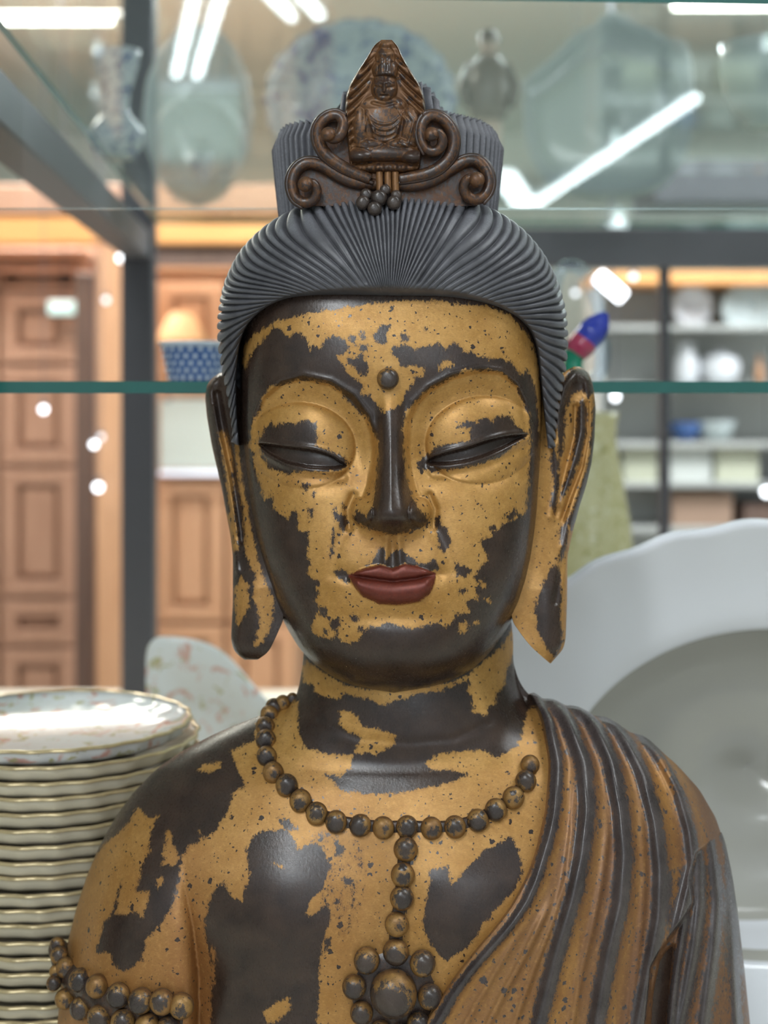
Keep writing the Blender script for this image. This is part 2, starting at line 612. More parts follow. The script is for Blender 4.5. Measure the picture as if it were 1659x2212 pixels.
def floral(name, base, c1, c2, scale=60, thr=0.62, rough=0.14):
    t = NT(name)
    P = t.obj()
    n = t.noise(P, scale, 3, 0.6, 1.0)
    n2 = t.noise(P, scale * 1.7, 3, 0.6, 0.6)
    c = t.mix(t.rng(n, thr, thr + 0.07), base, c1)
    c = t.mix(t.rng(n2, thr + 0.02, thr + 0.09), c, c2)
    t.set(Base_Color=c, Roughness=rough)
    return t.m


M['floral'] = floral('floral_porcelain', srgb(228, 230, 230), srgb(216, 172, 160), srgb(188, 184, 140), 38, 0.57)
M['bluewhite'] = floral('blue_white_porcelain', srgb(182, 194, 204), srgb(84, 102, 150), srgb(110, 126, 168), 40, 0.54)
M['vase_glaze'] = floral('blue_white_vase', srgb(216, 222, 228), srgb(80, 96, 142), srgb(112, 126, 166), 60, 0.54)
M['shade'] = plain('peach_lampshade', srgb(236, 184, 132), 0.7)
M['grey_glaze'] = plain('grey_white_glaze', srgb(188, 199, 200), 0.15, 0, 0.04)
# ====================================================================== PARTS-BELOW

# ====================================================================== THE SHOP
ZT = ZC - 0.605          # display table top
ZCEIL = ZC + 1.2


def slab(name, c, s, mat, **kw):
    o = MB().box((0, 0, 0), s, 0, 0).build(name, mat, None, False, c)
    return tag(o, **kw)


slab('floor', (0.4, -1.2, -0.03), (10.4, 16.6, 0.06), M['floor'], kind='structure')
slab('ceiling', (0.4, 3.0, ZCEIL + 0.03), (10.4, 8.4, 0.06), M['ceiling'], kind='structure')
slab('wall_back', (0.4, 7.05, ZCEIL / 2), (10.4, 0.1, ZCEIL), M['wall'], kind='structure')
slab('wall_left', (-4.75, -1.2, ZCEIL / 2), (0.1, 16.4, ZCEIL), M['wall'], kind='structure')
slab('wall_right', (5.55, -1.2, ZCEIL / 2), (0.1, 16.4, ZCEIL), M['wall'], kind='structure')

# display table that carries statue, crockery and the rear frame
tbl = empty('display_table', (0.1, 1.765, 0))
MB().box((0, 0, ZT - 0.02), (2.6, 2.37, 0.04), 0, 0.006).build('table_top', M['cream_table'], tbl)
for sx in (-1, 1):
    MB().box((sx * 1.2, 0, (ZT - 0.04) / 2), (0.05, 2.2, ZT - 0.04), 0, 0.004).build('side_panel', M['counter'], tbl)
MB().box((0, -1.06, (ZT - 0.04) / 2), (2.35, 0.04, ZT - 0.04), 0, 0.004).build('front_panel', M['counter'], tbl)
tag(tbl, 'cream topped display table carrying the statue and crockery', 'table')


# dark frame behind the statue: posts, cross rail, receding side rail
frm = empty('cabinet_frame', (at(298, 835, 2.78).x, 2.78, ZT))
FO = Vector(frm.location)


def beam(name, p0, p1, w, h, mat, parent, off, bev=0.003):
    p0 = Vector(p0); p1 = Vector(p1)
    d = p1 - p0
    mb = MB().box((0, 0, 0), (w, d.length, h), 0, bev)
    o = mb.build(name, mat, parent)
    o.location = (p0 + p1) / 2 - off
    o.rotation_euler = (math.asin(d.z / d.length), 0, -math.atan2(d.x, d.y))
    return o


def post(name, px0, px1, d, z0, z1, mat, parent, off, dep=0.05):
    x0 = at(px0, 0, d).x; x1 = at(px1, 0, d).x
    o = MB().box((0, 0, 0), (x1 - x0, dep, z1 - z0), 0, 0.004).build(name, mat, parent)
    o.location = Vector(((x0 + x1) / 2, d, (z0 + z1) / 2)) - off
    return o


post('post', 266, 336, 2.78, ZT, ZC + 0.75, M['metal_black'], frm, FO)
post('post', 1424, 1445, 2.78, ZT, ZC + 0.29, M['metal_black'], frm, FO, 0.03)
r0 = at(700, 537, 2.78); r1 = at(1760, 537, 2.78)
o = MB().box((0, 0, 0), (r1.x - r0.x, 0.05, 84 * 2.78 / FPX), 0, 0.004).build('cross_rail', M['metal_dark'], frm)
o.location = (r0 + r1) / 2 - FO
zs = at(0, 530, 2.78).z
beam('side_rail', (-0.353, 1.00, zs), (-0.463, 2.76, zs), 0.05, 0.052, M['metal_dark'], frm, FO)
o = MB().box((0, 0, 0), (0.05, 0.05, zs + 0.026 - ZT), 0, 0.004).build('post', M['metal_black'], frm)
o.location = Vector((-0.352, 0.975, (zs + 0.026 + ZT) / 2)) - FO
tag(frm, 'dark metal display frame with posts and cross rail behind the statue', 'frame')


# glass shelves: two faces of clear glass, green polished edges
def glass_slab(name, c, sx, sy, th, rz, label):
    g_ = empty(name, c, rz)
    mb = MB()
    mb.add([(-sx / 2, -sy / 2, th / 2), (sx / 2, -sy / 2, th / 2), (sx / 2, sy / 2, th / 2), (-sx / 2, sy / 2, th / 2)], [(0, 1, 2, 3)])
    mb.add([(-sx / 2, -sy / 2, -th / 2), (sx / 2, -sy / 2, -th / 2), (sx / 2, sy / 2, -th / 2), (-sx / 2, sy / 2, -th / 2)], [(3, 2, 1, 0)])
    mb.build('sheet', M['glass'], g_)
    e_ = MB()
    z = th / 2
    for (a, b) in (((-sx / 2, -sy / 2), (sx / 2, -sy / 2)), ((sx / 2, -sy / 2), (sx / 2, sy / 2)), ((sx / 2, sy / 2), (-sx / 2, sy / 2)), ((-sx / 2, sy / 2), (-sx / 2, -sy / 2))):
        e_.add([(a[0], a[1], -z), (b[0], b[1], -z), (b[0], b[1], z), (a[0], a[1], z)], [(0, 1, 2, 3)])
    e_.build('polished_edge', M['green_edge'], g_)
    return tag(g_, label, 'shelf')


YAW = math.radians(3.6)
glass_slab('glass_shelf', (0.06, 1.47, ZC - 0.0006), 1.30, 0.56, 0.0095, YAW, 'clear glass shelf with green edge level with the statue ears')
glass_slab('glass_shelf', (0.37, 2.035, ZC + 0.315), 1.50, 1.66, 0.010, YAW, 'upper clear glass shelf carrying blue and white porcelain')

# hanging glass pane behind the topknot
PANE_Y = 1.145
zb = at(0, 449, PANE_Y).z
pane = empty('hanging_glass_screen', (0.05, PANE_Y, zb))
MB().add([(-0.6, 0, 0), (0.7, 0, 0), (0.7, 0, 0.75), (-0.6, 0, 0.75)], [(0, 1, 2, 3)]).build('sheet', M['glass_pane'], pane)
MB().box((0.05, 0.002, -0.0006), (1.3, 0.004, 0.0012), 0, 0).build('polished_edge', M['glass_edge'], pane)
MB().box((0.05, 0, 0.76), (1.34, 0.03, 0.04), 0, 0.004).build('hanger_rail', M['metal_dark'], pane)
tag(pane, 'upright clear glass pane behind the topknot reflecting the ceiling lamps', 'glass screen')


# ---------------------------------------------------------------- ceiling lamps (seen mirrored in the pane)
def mirror_pt(px, py, zl):
    """place on the lamp plane z=zl whose mirror image in the pane shows at (px,py)"""
    D = (zl - ZC) * FPX / (HZ - py)
    x = (px - CX) / FPX * D
    return Vector((x, 2 * PANE_Y - D, zl))


def tube_lamp(name, a, b, r, ntube, label, gap=0.085, mat='tube'):
    t = empty(name, (a + b) / 2)
    off = Vector(t.location)
    d = (b - a).normalized(); n = d.cross(Vector((0, 0, 1))).normalized()
    hb = MB()
    L = (b - a).length
    hb.box((0, 0, 0), (gap * ntube + (0.02 if ntube > 1 else 0.0), L + 0.06, 0.03 if r > 0.015 else 0.012), 0, 0.004)
    h = hb.build('housing', M['white_glaze'], t)
    h.rotation_euler = (0, 0, -math.atan2(d.x, d.y)); h.location = (0, 0, r + (0.018 if r > 0.015 else 0.009))
    for i in range(ntube):
        o_ = n * ((i - (ntube - 1) / 2) * gap)
        MB().bar(a + o_ - off, b + o_ - off, r, r, 8).build('tube', M[mat], t)
    k = (ZCEIL - (off.z + r + 0.033))
    if k > 0.01:
        for s_ in (-0.4, 0.4):
            c0 = d * (L * s_) + Vector((0, 0, r + 0.033))
            MB().bar(c0, c0 + Vector((0, 0, k)), 0.004, 0.004, 6).build('hanger', M['metal_dark'], t)
    return tag(t, label, 'lamp')


ZL = ZCEIL - 0.10
tube_lamp('tube_lamp', mirror_pt(404, 160, ZL), mirror_pt(462, -60, ZL), 0.015, 2, 'twin tube ceiling lamp mirrored above the blue and white vase', 0.072)
tube_lamp('tube_lamp', mirror_pt(660, 34, ZL), mirror_pt(560, -70, ZL), 0.015, 2, 'twin tube ceiling lamp mirrored at the top of the pane left of the crown', 0.085)
tube_lamp('tube_lamp', mirror_pt(1502, 212, ZL), mirror_pt(1158, 440, ZL), 0.017, 1, 'long slim tube ceiling lamp mirrored slantwise right of the topknot')
tube_lamp('tube_lamp', mirror_pt(1096, 390, ZL), mirror_pt(1150, 466, ZL), 0.055, 1, 'short wide ceiling lamp mirrored beside the topknot base')
# thin tubes added along bright glass lines to light the ceiling and walls
for x0, x1, py_, lab in ((-2.3, -0.78, 45, 'thin tube lamp added along the bright line at upper left to light the ceiling'), (0.80, 2.3, 14, 'thin tube lamp added along the bright line at upper right to light the ceiling')):
    dd = 1.05 * FPX / (HZ - py_)
    tube_lamp('tube_lamp', Vector((x0, dd, ZC + 1.05)), Vector((x1, dd, ZC + 1.05)), 0.008, 1, lab, 0.022, 'tube_thin')
tube_lamp('tube_lamp', Vector((-0.5, 3.45, ZC + 1.0)), Vector((0.9, 3.45, ZC + 1.0)), 0.016, 2, 'added unseen twin tube lamp above the picture edge, brightening the ceiling', 0.08, 'tube')  # unseen lamp, put in to brighten the ceiling and upper background

# ====================================================================== THE STATUE
statue = empty('temple_statue', conv(870, 2490, 330).tolist())
tag(statue, 'carved temple statue with worn gold leaf over dark lacquer, closed eyes and topknot', 'statue')
bpy.context.view_layer.update()
SINV = statue.matrix_world.inverted()
SOFF = np.array(statue.location)


def S(name, verts, faces, mat, parent=None, attrs=None, smooth_shade=True):
    v = np.asarray(verts, float).reshape(-1, 3) - SOFF
    a = {'gold': np.full(len(v), -30.0), 'tone': np.zeros(len(v)), 'lip': np.full(len(v), -30.0)}
    if attrs:
        for k, x in attrs.items():
            a[k] = np.ravel(x)
    return mesh_from(name, v, faces, mat, parent or statue, smooth_shade, a)


# ---------------------------------------------------------------- gold leaf outlines (frame units on the carving)
G_FORE = [(593,696),(650,680),(720,668),(800,655),(850,650),(950,650),(1050,660),(1100,680),(1140,720),(1160,770),(1172,860),(1178,980),(1168,980),(1163,900),(1158,850),(1150,815),(1137,796),(1130,812),(1117,799),(1103,780),(1081,777),(1051,774),(1031,771),(1020,760),(1004,758),(984,741),(962,755),(951,742),(931,746),(895,755),(870,744),(851,749),(843,763),(857,774),(865,791),(901,791),(918,796),(915,813),(895,816),(897,824),(887,835),(876,852),(868,874),(853,881),(829,891),(818,881),(799,854),(780,854),(783,832),(766,816),(745,802),(742,788),(728,769),(747,761),(755,750),(753,742),(723,723),(704,734),(690,753),(678,746),(669,759),(663,734),(655,721),(636,715),(628,729),(620,725),(606,711),(590,706),(585,721),(557,745),(541,767),(530,800),(522,780),(525,748),(549,721)]
G_FACE = [(769,1130),(764,1114),(772,1103),(791,1114),(802,1098),(810,1060),(815,1014),(818,973),(815,951),(804,924),(796,908),(780,892),(755,870),(734,845),(707,828),(674,821),(644,821),(609,832),(582,835),(566,856),(563,883),(549,905),(541,932),(538,965),(549,978),(547,1005),(557,1033),(566,1060),(568,1081),(590,1071),(590,1098),(604,1109),(620,1122),(639,1098),(644,1114),(642,1141),(666,1152),(666,1180),(662,1202),(671,1218),(663,1240),(674,1251),(690,1256),(685,1272),(690,1281),(680,1294),(690,1313),(680,1332),(674,1348),(671,1362),(690,1375),(718,1381),(728,1367),(736,1386),(755,1389),(783,1381),(780,1367),(796,1354),(821,1356),(837,1346),(857,1352),(890,1358),(926,1352),(943,1344),(962,1355),(976,1349),(981,1327),(1017,1324),(1009,1308),(1001,1297),(1034,1297),(1029,1280),(1031,1261),(1023,1250),(1040,1222),(1053,1211),(1051,1194),(1040,1180),(1040,1166),(1065,1158),(1067,1147),(1081,1144),(1084,1130),(1101,1128),(1117,1119),(1134,1111),(1139,1078),(1142,1027),(1145,985),(1146,930),(1145,896),(1131,874),(1123,857),(1117,838),(1103,821),(1095,813),(1070,799),(1034,802),(1006,799),(979,813),(951,830),(923,841),(912,852),(893,874),(876,893),(873,910),(870,929),(873,971),(876,1027),(887,1063),(895,1079),(904,1101),(920,1112),(926,1129),(918,1137),(882,1150),(840,1153),(804,1143)]
D_LIDL = [(557,954),(571,932),(582,910),(595,924),(604,913),(636,916),(660,908),(682,914),(686,940),(682,962),(707,970),(742,986),(752,1003),(736,1019),(696,1019),(660,1016),(620,1024),(582,1011),(566,986)]
D_LIDR = [(1141,939),(1112,916),(1101,899),(1076,899),(1062,911),(1045,902),(1031,910),(1001,913),(984,924),(1017,924),(1015,949),(979,957),(943,966),(926,979),(901,999),(901,1013),(945,1018),(979,1013),(1034,1004),(1084,985),(1117,960)]
FACE_DARK = [
    D_LIDL, D_LIDR,
    [(820,702),(845,702),(840,715),(828,722),(838,732),(832,745),(815,740),(806,726),(815,715)],
    [(750,775),(765,775),(782,762),(795,790),(790,812),(775,805),(768,795),(752,783)],
    [(776,716),(790,716),(791,730),(780,733)], [(770,746),(795,746),(793,757),(775,757)], [(866,722),(880,720),(883,735),(870,738)],
    [(757,726),(768,728),(766,740),(755,738)], [(918,708),(925,708),(925,714),(918,714)],
    [(718,1100),(724,1095),(728,1110),(750,1115),(752,1130),(745,1150),(735,1140),(728,1120),(722,1125)],
    [(718,1140),(726,1150),(723,1165),(722,1200),(712,1206),(714,1180),(715,1160)],
    [(651,1042),(668,1046),(664,1060),(652,1055)], [(667,1098),(675,1100),(675,1117),(668,1117)], [(673,1060),(680,1062),(677,1074)],
    [(742,1090),(749,1094),(747,1104),(741,1100)],
    [(938,1118),(951,1116),(954,1135),(968,1140),(972,1170),(962,1192),(950,1188),(946,1160),(940,1140)],
    [(983,1218),(1005,1222),(1019,1234),(1005,1246),(988,1242)], [(993,1270),(1005,1271),(1005,1281),(994,1281)],
    [(688,1314),(703,1312),(702,1330),(690,1332)], [(716,1340),(730,1334),(736,1352),(722,1360),(712,1352)], [(698,1358),(710,1358),(708,1372),(700,1372)],
    [(755,1330),(770,1328),(775,1340),(760,1344)], [(775,1352),(786,1350),(783,1368),(774,1364)],
    [(720,1236),(740,1230),(756,1243),(752,1264),(741,1256)],
    [(790,1222),(802,1215),(815,1183),(829,1184),(834,1210),(848,1191),(851,1186),(870,1191),(887,1205),(907,1216),(920,1217),(937,1208),(948,1228),(925,1234),(875,1218),(848,1228),(820,1220)],
    [(1088,1110),(1100,1112),(1112,1100),(1120,1112),(1104,1124),(1090,1122)], [(1055,1138),(1068,1134),(1072,1146),(1058,1148)],
]
FACE_GOLD2 = [
    [(948,790),(960,780),(975,778),(982,787),(965,795),(948,798)], [(988,1366),(992,1350),(1005,1344),(1014,1352),(1005,1366)],
    [(1022,1344),(1032,1338),(1033,1346),(1024,1350)], [(1034,1254),(1046,1252),(1050,1272),(1040,1268)], [(1048,1294),(1060,1290),(1058,1302)],
    [(1164,880),(1176,900),(1190,960),(1205,1000),(1203,1100),(1180,1220),(1140,1330),(1112,1352),(1122,1320),(1146,1240),(1158,1150),(1167,1000)],
    [(500,930),(516,960),(524,1060),(545,1160),(562,1220),(596,1320),(592,1344),(560,1330),(530,1240),(510,1100)],
    [(776,1096),(788,1086),(796,1098),(790,1112),(780,1110)],
]
LIPS = [(752,1243),(770,1234),(790,1227),(820,1220),(848,1228),(875,1218),(905,1224),(942,1238),(938,1262),(928,1284),(905,1300),(860,1307),(820,1305),(785,1290),(766,1268)]


def paint(px, py, base, ops):
    g = np.full(np.shape(px), float(base))
    for val, poly in ops:
        d = psdf(px, py, poly)
        g = np.maximum(g, d) if val > 0 else np.minimum(g, -d)
    return g


# ---------------------------------------------------------------- head
HL = Curve([(430,760),(460,660),(500,590),(560,540),(650,524),(720,520),(800,519),(900,521),(1000,529),(1100,542),(1150,551),(1200,562),(1250,577),(1310,598),(1360,622),(1400,647),(1430,674),(1452,702),(1470,730),(1485,765),(1493,800),(1497,850)], 7)
HR = Curve([(430,900),(460,1020),(500,1100),(560,1150),(650,1168),(720,1170),(800,1172),(900,1172),(1000,1168),(1100,1162),(1150,1157),(1200,1150),(1250,1140),(1300,1124),(1350,1100),(1400,1066),(1425,1045),(1450,1018),(1468,985),(1485,940),(1493,900),(1497,852)], 7)
HYF = Curve([(430,260),(470,140),(520,80),(580,45),(640,28),(700,12),(800,0),(900,3),(1000,8),(1100,4),(1200,-4),(1300,-4),(1380,4),(1420,14),(1450,34),(1475,66),(1490,110),(1497,160)], 14)

BROWL = [(819,1010),(817,970),(812,935),(798,896),(765,852),(715,822),(655,809),(605,822),(568,854),(546,900),(538,960)]
BROWR = [(872,1010),(872,960),(876,905),(893,868),(925,835),(975,808),(1035,794),(1085,800),(1120,828),(1140,868),(1150,930)]
SOCKL = BROWL + [(540,1040),(600,1085),(700,1095),(780,1080),(815,1050)]
SOCKR = BROWR + [(1150,1030),(1090,1085),(990,1095),(905,1080),(876,1050)]
UPL = Curve([(550,955),(557,956),(590,960),(630,966),(680,972),(715,982),(745,1002),(756,1008)], 8)
LOL = Curve([(550,957),(557,960),(580,980),(620,1000),(670,1010),(720,1012),(745,1008),(756,1008)], 8)
UPR = Curve([(918,998),(930,988),(970,976),(1010,966),(1050,952),(1090,942),(1125,938),(1142,938),(1150,938)], 8)
LOR = Curve([(918,998),(930,1003),(970,1002),(1010,996),(1050,984),(1090,966),(1120,950),(1142,940),(1150,938)], 8)
NH = Curve([(780,0),(830,3),(870,12),(910,26),(950,40),(1000,58),(1050,76),(1085,90),(1105,96),(1118,93),(1130,76),(1142,48),(1152,20),(1165,4),(1185,0)], 6)
NWT = Curve([(780,10),(860,20),(900,21),(950,23),(1000,26),(1050,30),(1085,36),(1110,40),(1150,44),(1185,40)], 10)
NWB = Curve([(780,40),(860,34),(900,36),(950,40),(1000,46),(1050,56),(1085,72),(1110,80),(1140,78),(1185,70)], 10)


def face_relief(px, py):
    h = np.zeros_like(px)
    # brow edge and sockets
    for sock, outer in ((SOCKL, -1), (SOCKR, 1)):
        d = psdf(px, py, sock, 70.0)
        fade = 1 - sstep(960, 1085, py)
        h -= 20 * sstep(-3, 16, d) * fade
        h -= 12 * sstep(10, 48, d) * fade
    # raised fine line along the brow
    for b in (BROWL, BROWR):
        h += 3.0 * np.exp(-(pdist(px, py, b) / 7.0) ** 2) * (1 - sstep(930, 1000, py))
    # lids
    h += 34 * dome(px, py, 652, 962, 116, 92, 0.12, 0.55) * (1 - sstep(985, 1040, py) * 0.4)
    h += 34 * dome(px, py, 1040, 950, 122, 94, -0.16, 0.55) * (1 - sstep(975, 1035, py) * 0.4)
    # slit of the eyes
    for up, lo, x0, x1 in ((UPL, LOL, 552, 756), (UPR, LOR, 918, 1149)):
        m = sstep(x0, x0 + 14, px) * (1 - sstep(x1 - 14, x1, px))
        u = up(px); l = lo(px)
        h -= 23 * m * sstep(0, 4, py - u) * (1 - sstep(-4, 2, py - l) )
        h += 5 * m * np.exp(-((py - l - 7) / 6) ** 2)
        h += 4 * m * np.exp(-((py - u + 5) / 5) ** 2)
        h -= 5 * m * np.exp(-((py - l - 24) / 10) ** 2)
    # nose
    nx = 845 + (py - 1000) * 0.01
    a = np.abs(px - nx)
    nh = NH(py)
    h += nh * (1 - sstep(-4, NWB(py), a) * 0.35 - 0.65 * sstep(NWT(py) * 0.45, NWB(py), a))
    for sx in (-1, 1):
        cx = 845 + sx * 62
        h += 27 * dome(px, py, cx, 1106, 24, 32, 0, 0.6)
        h -= 8 * np.exp(-(pdist(px, py, [(cx + sx * 20, 1070), (cx + sx * 33, 1100), (cx + sx * 28, 1140)]) / 8) ** 2)
    # muzzle, lips, chin
    h += 20 * gauss(px, py, 848, 1240, 115, 80)
    top = np.interp(px, [740,755,790,820,848,875,905,942,952], [1243,1240,1227,1220,1228,1218,1224,1237,1240])
    mid = np.interp(px, [740,755,800,848,900,942,952], [1243,1243,1250,1256,1250,1240,1240])
    bot = np.interp(px, [740,762,780,820,860,905,930,942,952], [1244,1262,1286,1305,1308,1301,1280,1250,1242])
    m = sstep(748, 775, px) * (1 - sstep(918, 946, px))
    t = np.clip((py - top) / np.maximum(mid - top, 1), 0, 1)
    h += 15 * m * sstep(-3, 5, py - top) * (1 - sstep(-5, 3, py - mid)) * (0.55 + 0.45 * np.sin(np.pi * t))
    t2 = np.clip((py - mid) / np.maximum(bot - mid, 1), 0, 1)
    h += 24 * m * np.sin(np.pi * np.clip(t2, 0, 1)) ** 0.6 * (py > mid) * (py < bot)
    h -= 5 * m * np.exp(-((py - mid) / 4) ** 2)
    for cx, cy in ((750, 1244), (946, 1240)):
        h -= 12 * gauss(px, py, cx, cy, 13, 11)
    h -= 9 * gauss(px, py, 848, 1332, 70, 14)
    h += 20 * gauss(px, py, 856, 1402, 85, 42)
    for cx in (832, 864):
        h += 6 * np.exp(-(pdist(px, py, [(cx + (cx - 848) * -0.2, 1165), (cx, 1216)]) / 8) ** 2)
    h -= 4 * gauss(px, py, 848, 1195, 8, 22)
    # cheeks and smile folds
    h += 16 * gauss(px, py, 650, 1120, 75, 90) + 16 * gauss(px, py, 1052, 1115, 75, 90)
    h += 7 * gauss(px, py, 740, 1290, 60, 60) + 7 * gauss(px, py, 955, 1285, 60, 60)
    h -= 6 * np.exp(-(pdist(px, py, [(752, 1130), (728, 1180), (718, 1240)]) / 16) ** 2)
    h -= 6 * np.exp(-(pdist(px, py, [(938, 1130), (962, 1180), (974, 1235)]) / 16) ** 2)
    h += 10 * gauss(px, py, 840, 740, 160, 60)
    # crisp line down the edge of the face
    return h


pyA = np.concatenate([np.linspace(430, 640, 40, endpoint=False), np.linspace(640, 1400, 300, endpoint=False), 1400 + 97 * np.sin(np.linspace(0, math.pi / 2, 60))])
NF, NB = 380, 44
s = np.linspace(-1, 1, NF)
xs = np.sin(s * math.pi / 2) * 0.75 + s * 0.25
PY = pyA[:, None] * np.ones((1, NF))
xl = HL(pyA)[:, None]; xr = HR(pyA)[:, None]
c = (xl + xr) / 2; w = (xr - xl) / 2 + 0.5
PX = c + w * xs[None, :]
yc = 300.0
nexp = 3.3
prof = (1 - np.abs(xs) ** nexp) ** (1 / nexp)
dF = yc - HYF(pyA)[:, None]
Yb = yc - dF * prof[None, :]
wt = sstep(0.0, 0.10, 1 - np.abs(xs))[None, :]
Yf = Yb - face_relief(PX, PY) * wt
Yf = Yf - 7.0 * np.exp(-((np.abs(xs) - 0.955) / 0.022) ** 2)[None, :] * (sstep(720, 800, PY) * (1 - sstep(1380, 1450, PY)))   # ridge down the edge of the face
# back of the head
tb = np.linspace(0, math.pi, NB + 2)[1:-1]
shr = np.clip(w / 320.0, 0, 1)
PXb = c + w * np.cos(tb)[None, :]
Ybk = yc + 250 * shr * np.sin(tb)[None, :]
PXa = np.concatenate([PX, PXb], 1); Ya = np.concatenate([Yf, Ybk], 1); PYa = np.broadcast_to(pyA[:, None], PXa.shape)
head_v = conv(PXa, PYa, Ya).reshape(-1, 3)
nr, nc = PXa.shape
head_f = grid_faces(nr, nc, True)
g = paint(PXa, PYa, -30, [(1, G_FORE), (1, G_FACE)] + [(-1, p) for p in FACE_DARK] + [(1, p) for p in FACE_GOLD2])
g[:, NF:] = -4.0
lip = psdf(PXa, PYa, LIPS); lip[:, NF:] = -40
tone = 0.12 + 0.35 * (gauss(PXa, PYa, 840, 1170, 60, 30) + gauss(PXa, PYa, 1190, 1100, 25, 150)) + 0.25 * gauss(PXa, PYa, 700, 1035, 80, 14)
head_attr = {'gold': g.ravel(), 'lip': lip.ravel(), 'tone': np.clip(tone, 0, 1).ravel()}

# ---------------------------------------------------------------- ears
def ear(outer, inner, side, relief, gold_fn, y_in, y_out):
    n_r, n_u, n_b = 240, 70, 16
    t0 = max(outer[0][0], inner[0][0]); t1 = min(outer[-1][0], inner[-1][0])
    py = t0 + (t1 - t0) * (0.5 - 0.5 * np.cos(np.linspace(0.0, 1, n_r) ** 1.0 * math.pi)) * 0.5 + (t1 - t0) * 0.5 * np.linspace(0, 1, n_r)
    xo = Curve(outer, 6)(py)[:, None]; xi = Curve(inner, 6)(py)[:, None]
    u = np.linspace(0, 1, n_u)[None, :]
    px = xi + (xo - xi) * u
    PYe = py[:, None] * np.ones_like(px)
    v = (py - t0) / (t1 - t0)
    yi = np.interp(v, *zip(*y_in))[:, None]; yo = np.interp(v, *zip(*y_out))[:, None]
    y = yi + (yo - yi) * u
    rnd = 34 * (1 - np.sqrt(np.clip(1 - np.clip((u - 0.78) / 0.22, 0, 1) ** 2, 0, 1)))
    tip = 40 * (1 - np.sqrt(np.clip(1 - np.clip((v[:, None] - 0.93) / 0.07, 0, 1) ** 2, 0, 1)))
    tip2 = 40 * (1 - np.sqrt(np.clip(1 - np.clip((0.06 - v[:, None]) / 0.06, 0, 1) ** 2, 0, 1)))
    y = y + rnd + np.minimum(tip + tip2, 40) - relief(px, PYe, u * np.ones_like(px), v[:, None] * np.ones_like(px))
    ub = np.linspace(1, 0, n_b)[None, :]
    pxb = xi + (xo - xi) * ub
    yb = np.maximum(yi + (yo - yi) * ub + 52 - 14 * (2 * ub - 1) ** 2, (y[:, -1:]) * 1.0)
    PXe = np.concatenate([px, pxb], 1); Ye = np.concatenate([y, yb], 1)
    PYf = py[:, None] * np.ones_like(PXe)
    gg = gold_fn(PXe, PYf); gg[:, n_u:] = -10
    return conv(PXe, PYf, Ye).reshape(-1, 3), grid_faces(n_r, n_u + n_b, True, 0, side < 0), gg.ravel()


def rel_R(px, py, u, v):
    h = np.zeros_like(px)
    rim = [(1205,960),(1208,890),(1222,835),(1246,806),(1268,822),(1278,880),(1277,950),(1268,1010),(1248,1075),(1232,1125),(1222,1180)]
    h += 16 * np.exp(-(pdist(px, py, rim) / 11) ** 2)
    leaf = [(1256,870),(1258,930),(1246,985),(1226,1040),(1210,1085)]
    h += 12 * np.exp(-(pdist(px, py, leaf) / 12) ** 2)
    h -= 12 * np.exp(-(pdist(px, py, [(1243,880),(1240,940),(1225,1000),(1212,1050),(1200,1110)]) / 8) ** 2)
    h -= 10 * np.exp(-(pdist(px, py, [(1268,870),(1269,940),(1256,1010),(1232,1070),(1215,1120)]) / 5) ** 2)
    h += 10 * np.exp(-(pdist(px, py, [(1196,960),(1204,1010),(1203,1060),(1193,1115)]) / 9) ** 2)
    h += 18 * gauss(px, py, 1185, 1330, 28, 90)
    h -= 7 * np.exp(-(pdist(px, py, [(1222,1190),(1208,1250),(1200,1300)]) / 7) ** 2)
    return h


def rel_L(px, py, u, v):
    h = np.zeros_like(px)
    h += 12 * np.exp(-(pdist(px, py, [(470,812),(452,840),(456,900),(468,980),(485,1070),(500,1150),(510,1230)]) / 8) ** 2)
    h -= 14 * np.exp(-(pdist(px, py, [(470,850),(478,900),(490,960),(505,1030),(515,1100),(524,1170)]) / 7) ** 2)
    h += 9 * np.exp(-(pdist(px, py, [(462,880),(472,940),(488,1010),(500,1080),(512,1150)]) / 5) ** 2)
    h += 18 * gauss(px, py, 550, 1330, 30, 90)
    return h


EAR_R_DARK = [
    [(1258,860),(1268,880),(1268,930),(1255,990),(1230,1050),(1209,1087),(1213,1060),(1235,1000),(1243,930),(1248,880)],
    [(1198,905),(1212,830),(1235,795),(1270,798),(1286,840),(1272,862),(1258,842),(1238,850),(1224,880),(1217,960),(1206,1010),(1204,930)],
    [(1284,860),(1295,950),(1275,1060),(1250,1115),(1235,1150),(1225,1130),(1255,1052),(1274,985),(1279,900)],
    [(1200,1212),(1212,1240),(1211,1330),(1217,1385),(1200,1420),(1185,1406),(1160,1362),(1157,1310),(1176,1255)],
    [(1193,950),(1207,1000),(1209,1050),(1199,1112),(1188,1092),(1194,1050),(1190,1000)],
    [(1205,1150),(1225,1120),(1228,1160),(1215,1210),(1205,1215),(1212,1180)],
]
EAR_L_GOLD = [
    [(470,935),(482,930),(500,975),(502,1030),(506,1100),(516,1185),(506,1190),(495,1100),(487,1020)],
    [(506,945),(515,960),(527,1060),(545,1150),(555,1200),(575,1260),(594,1300),(588,1345),(568,1390),(548,1396),(562,1340),(546,1290),(551,1240),(531,1200),(525,1120),(515,1040)],
    [(508,1268),(520,1245),(536,1260),(541,1310),(515,1352),(506,1320)],
    [(487,1110),(494,1105),(503,1150),(508,1190),(500,1190)],
]
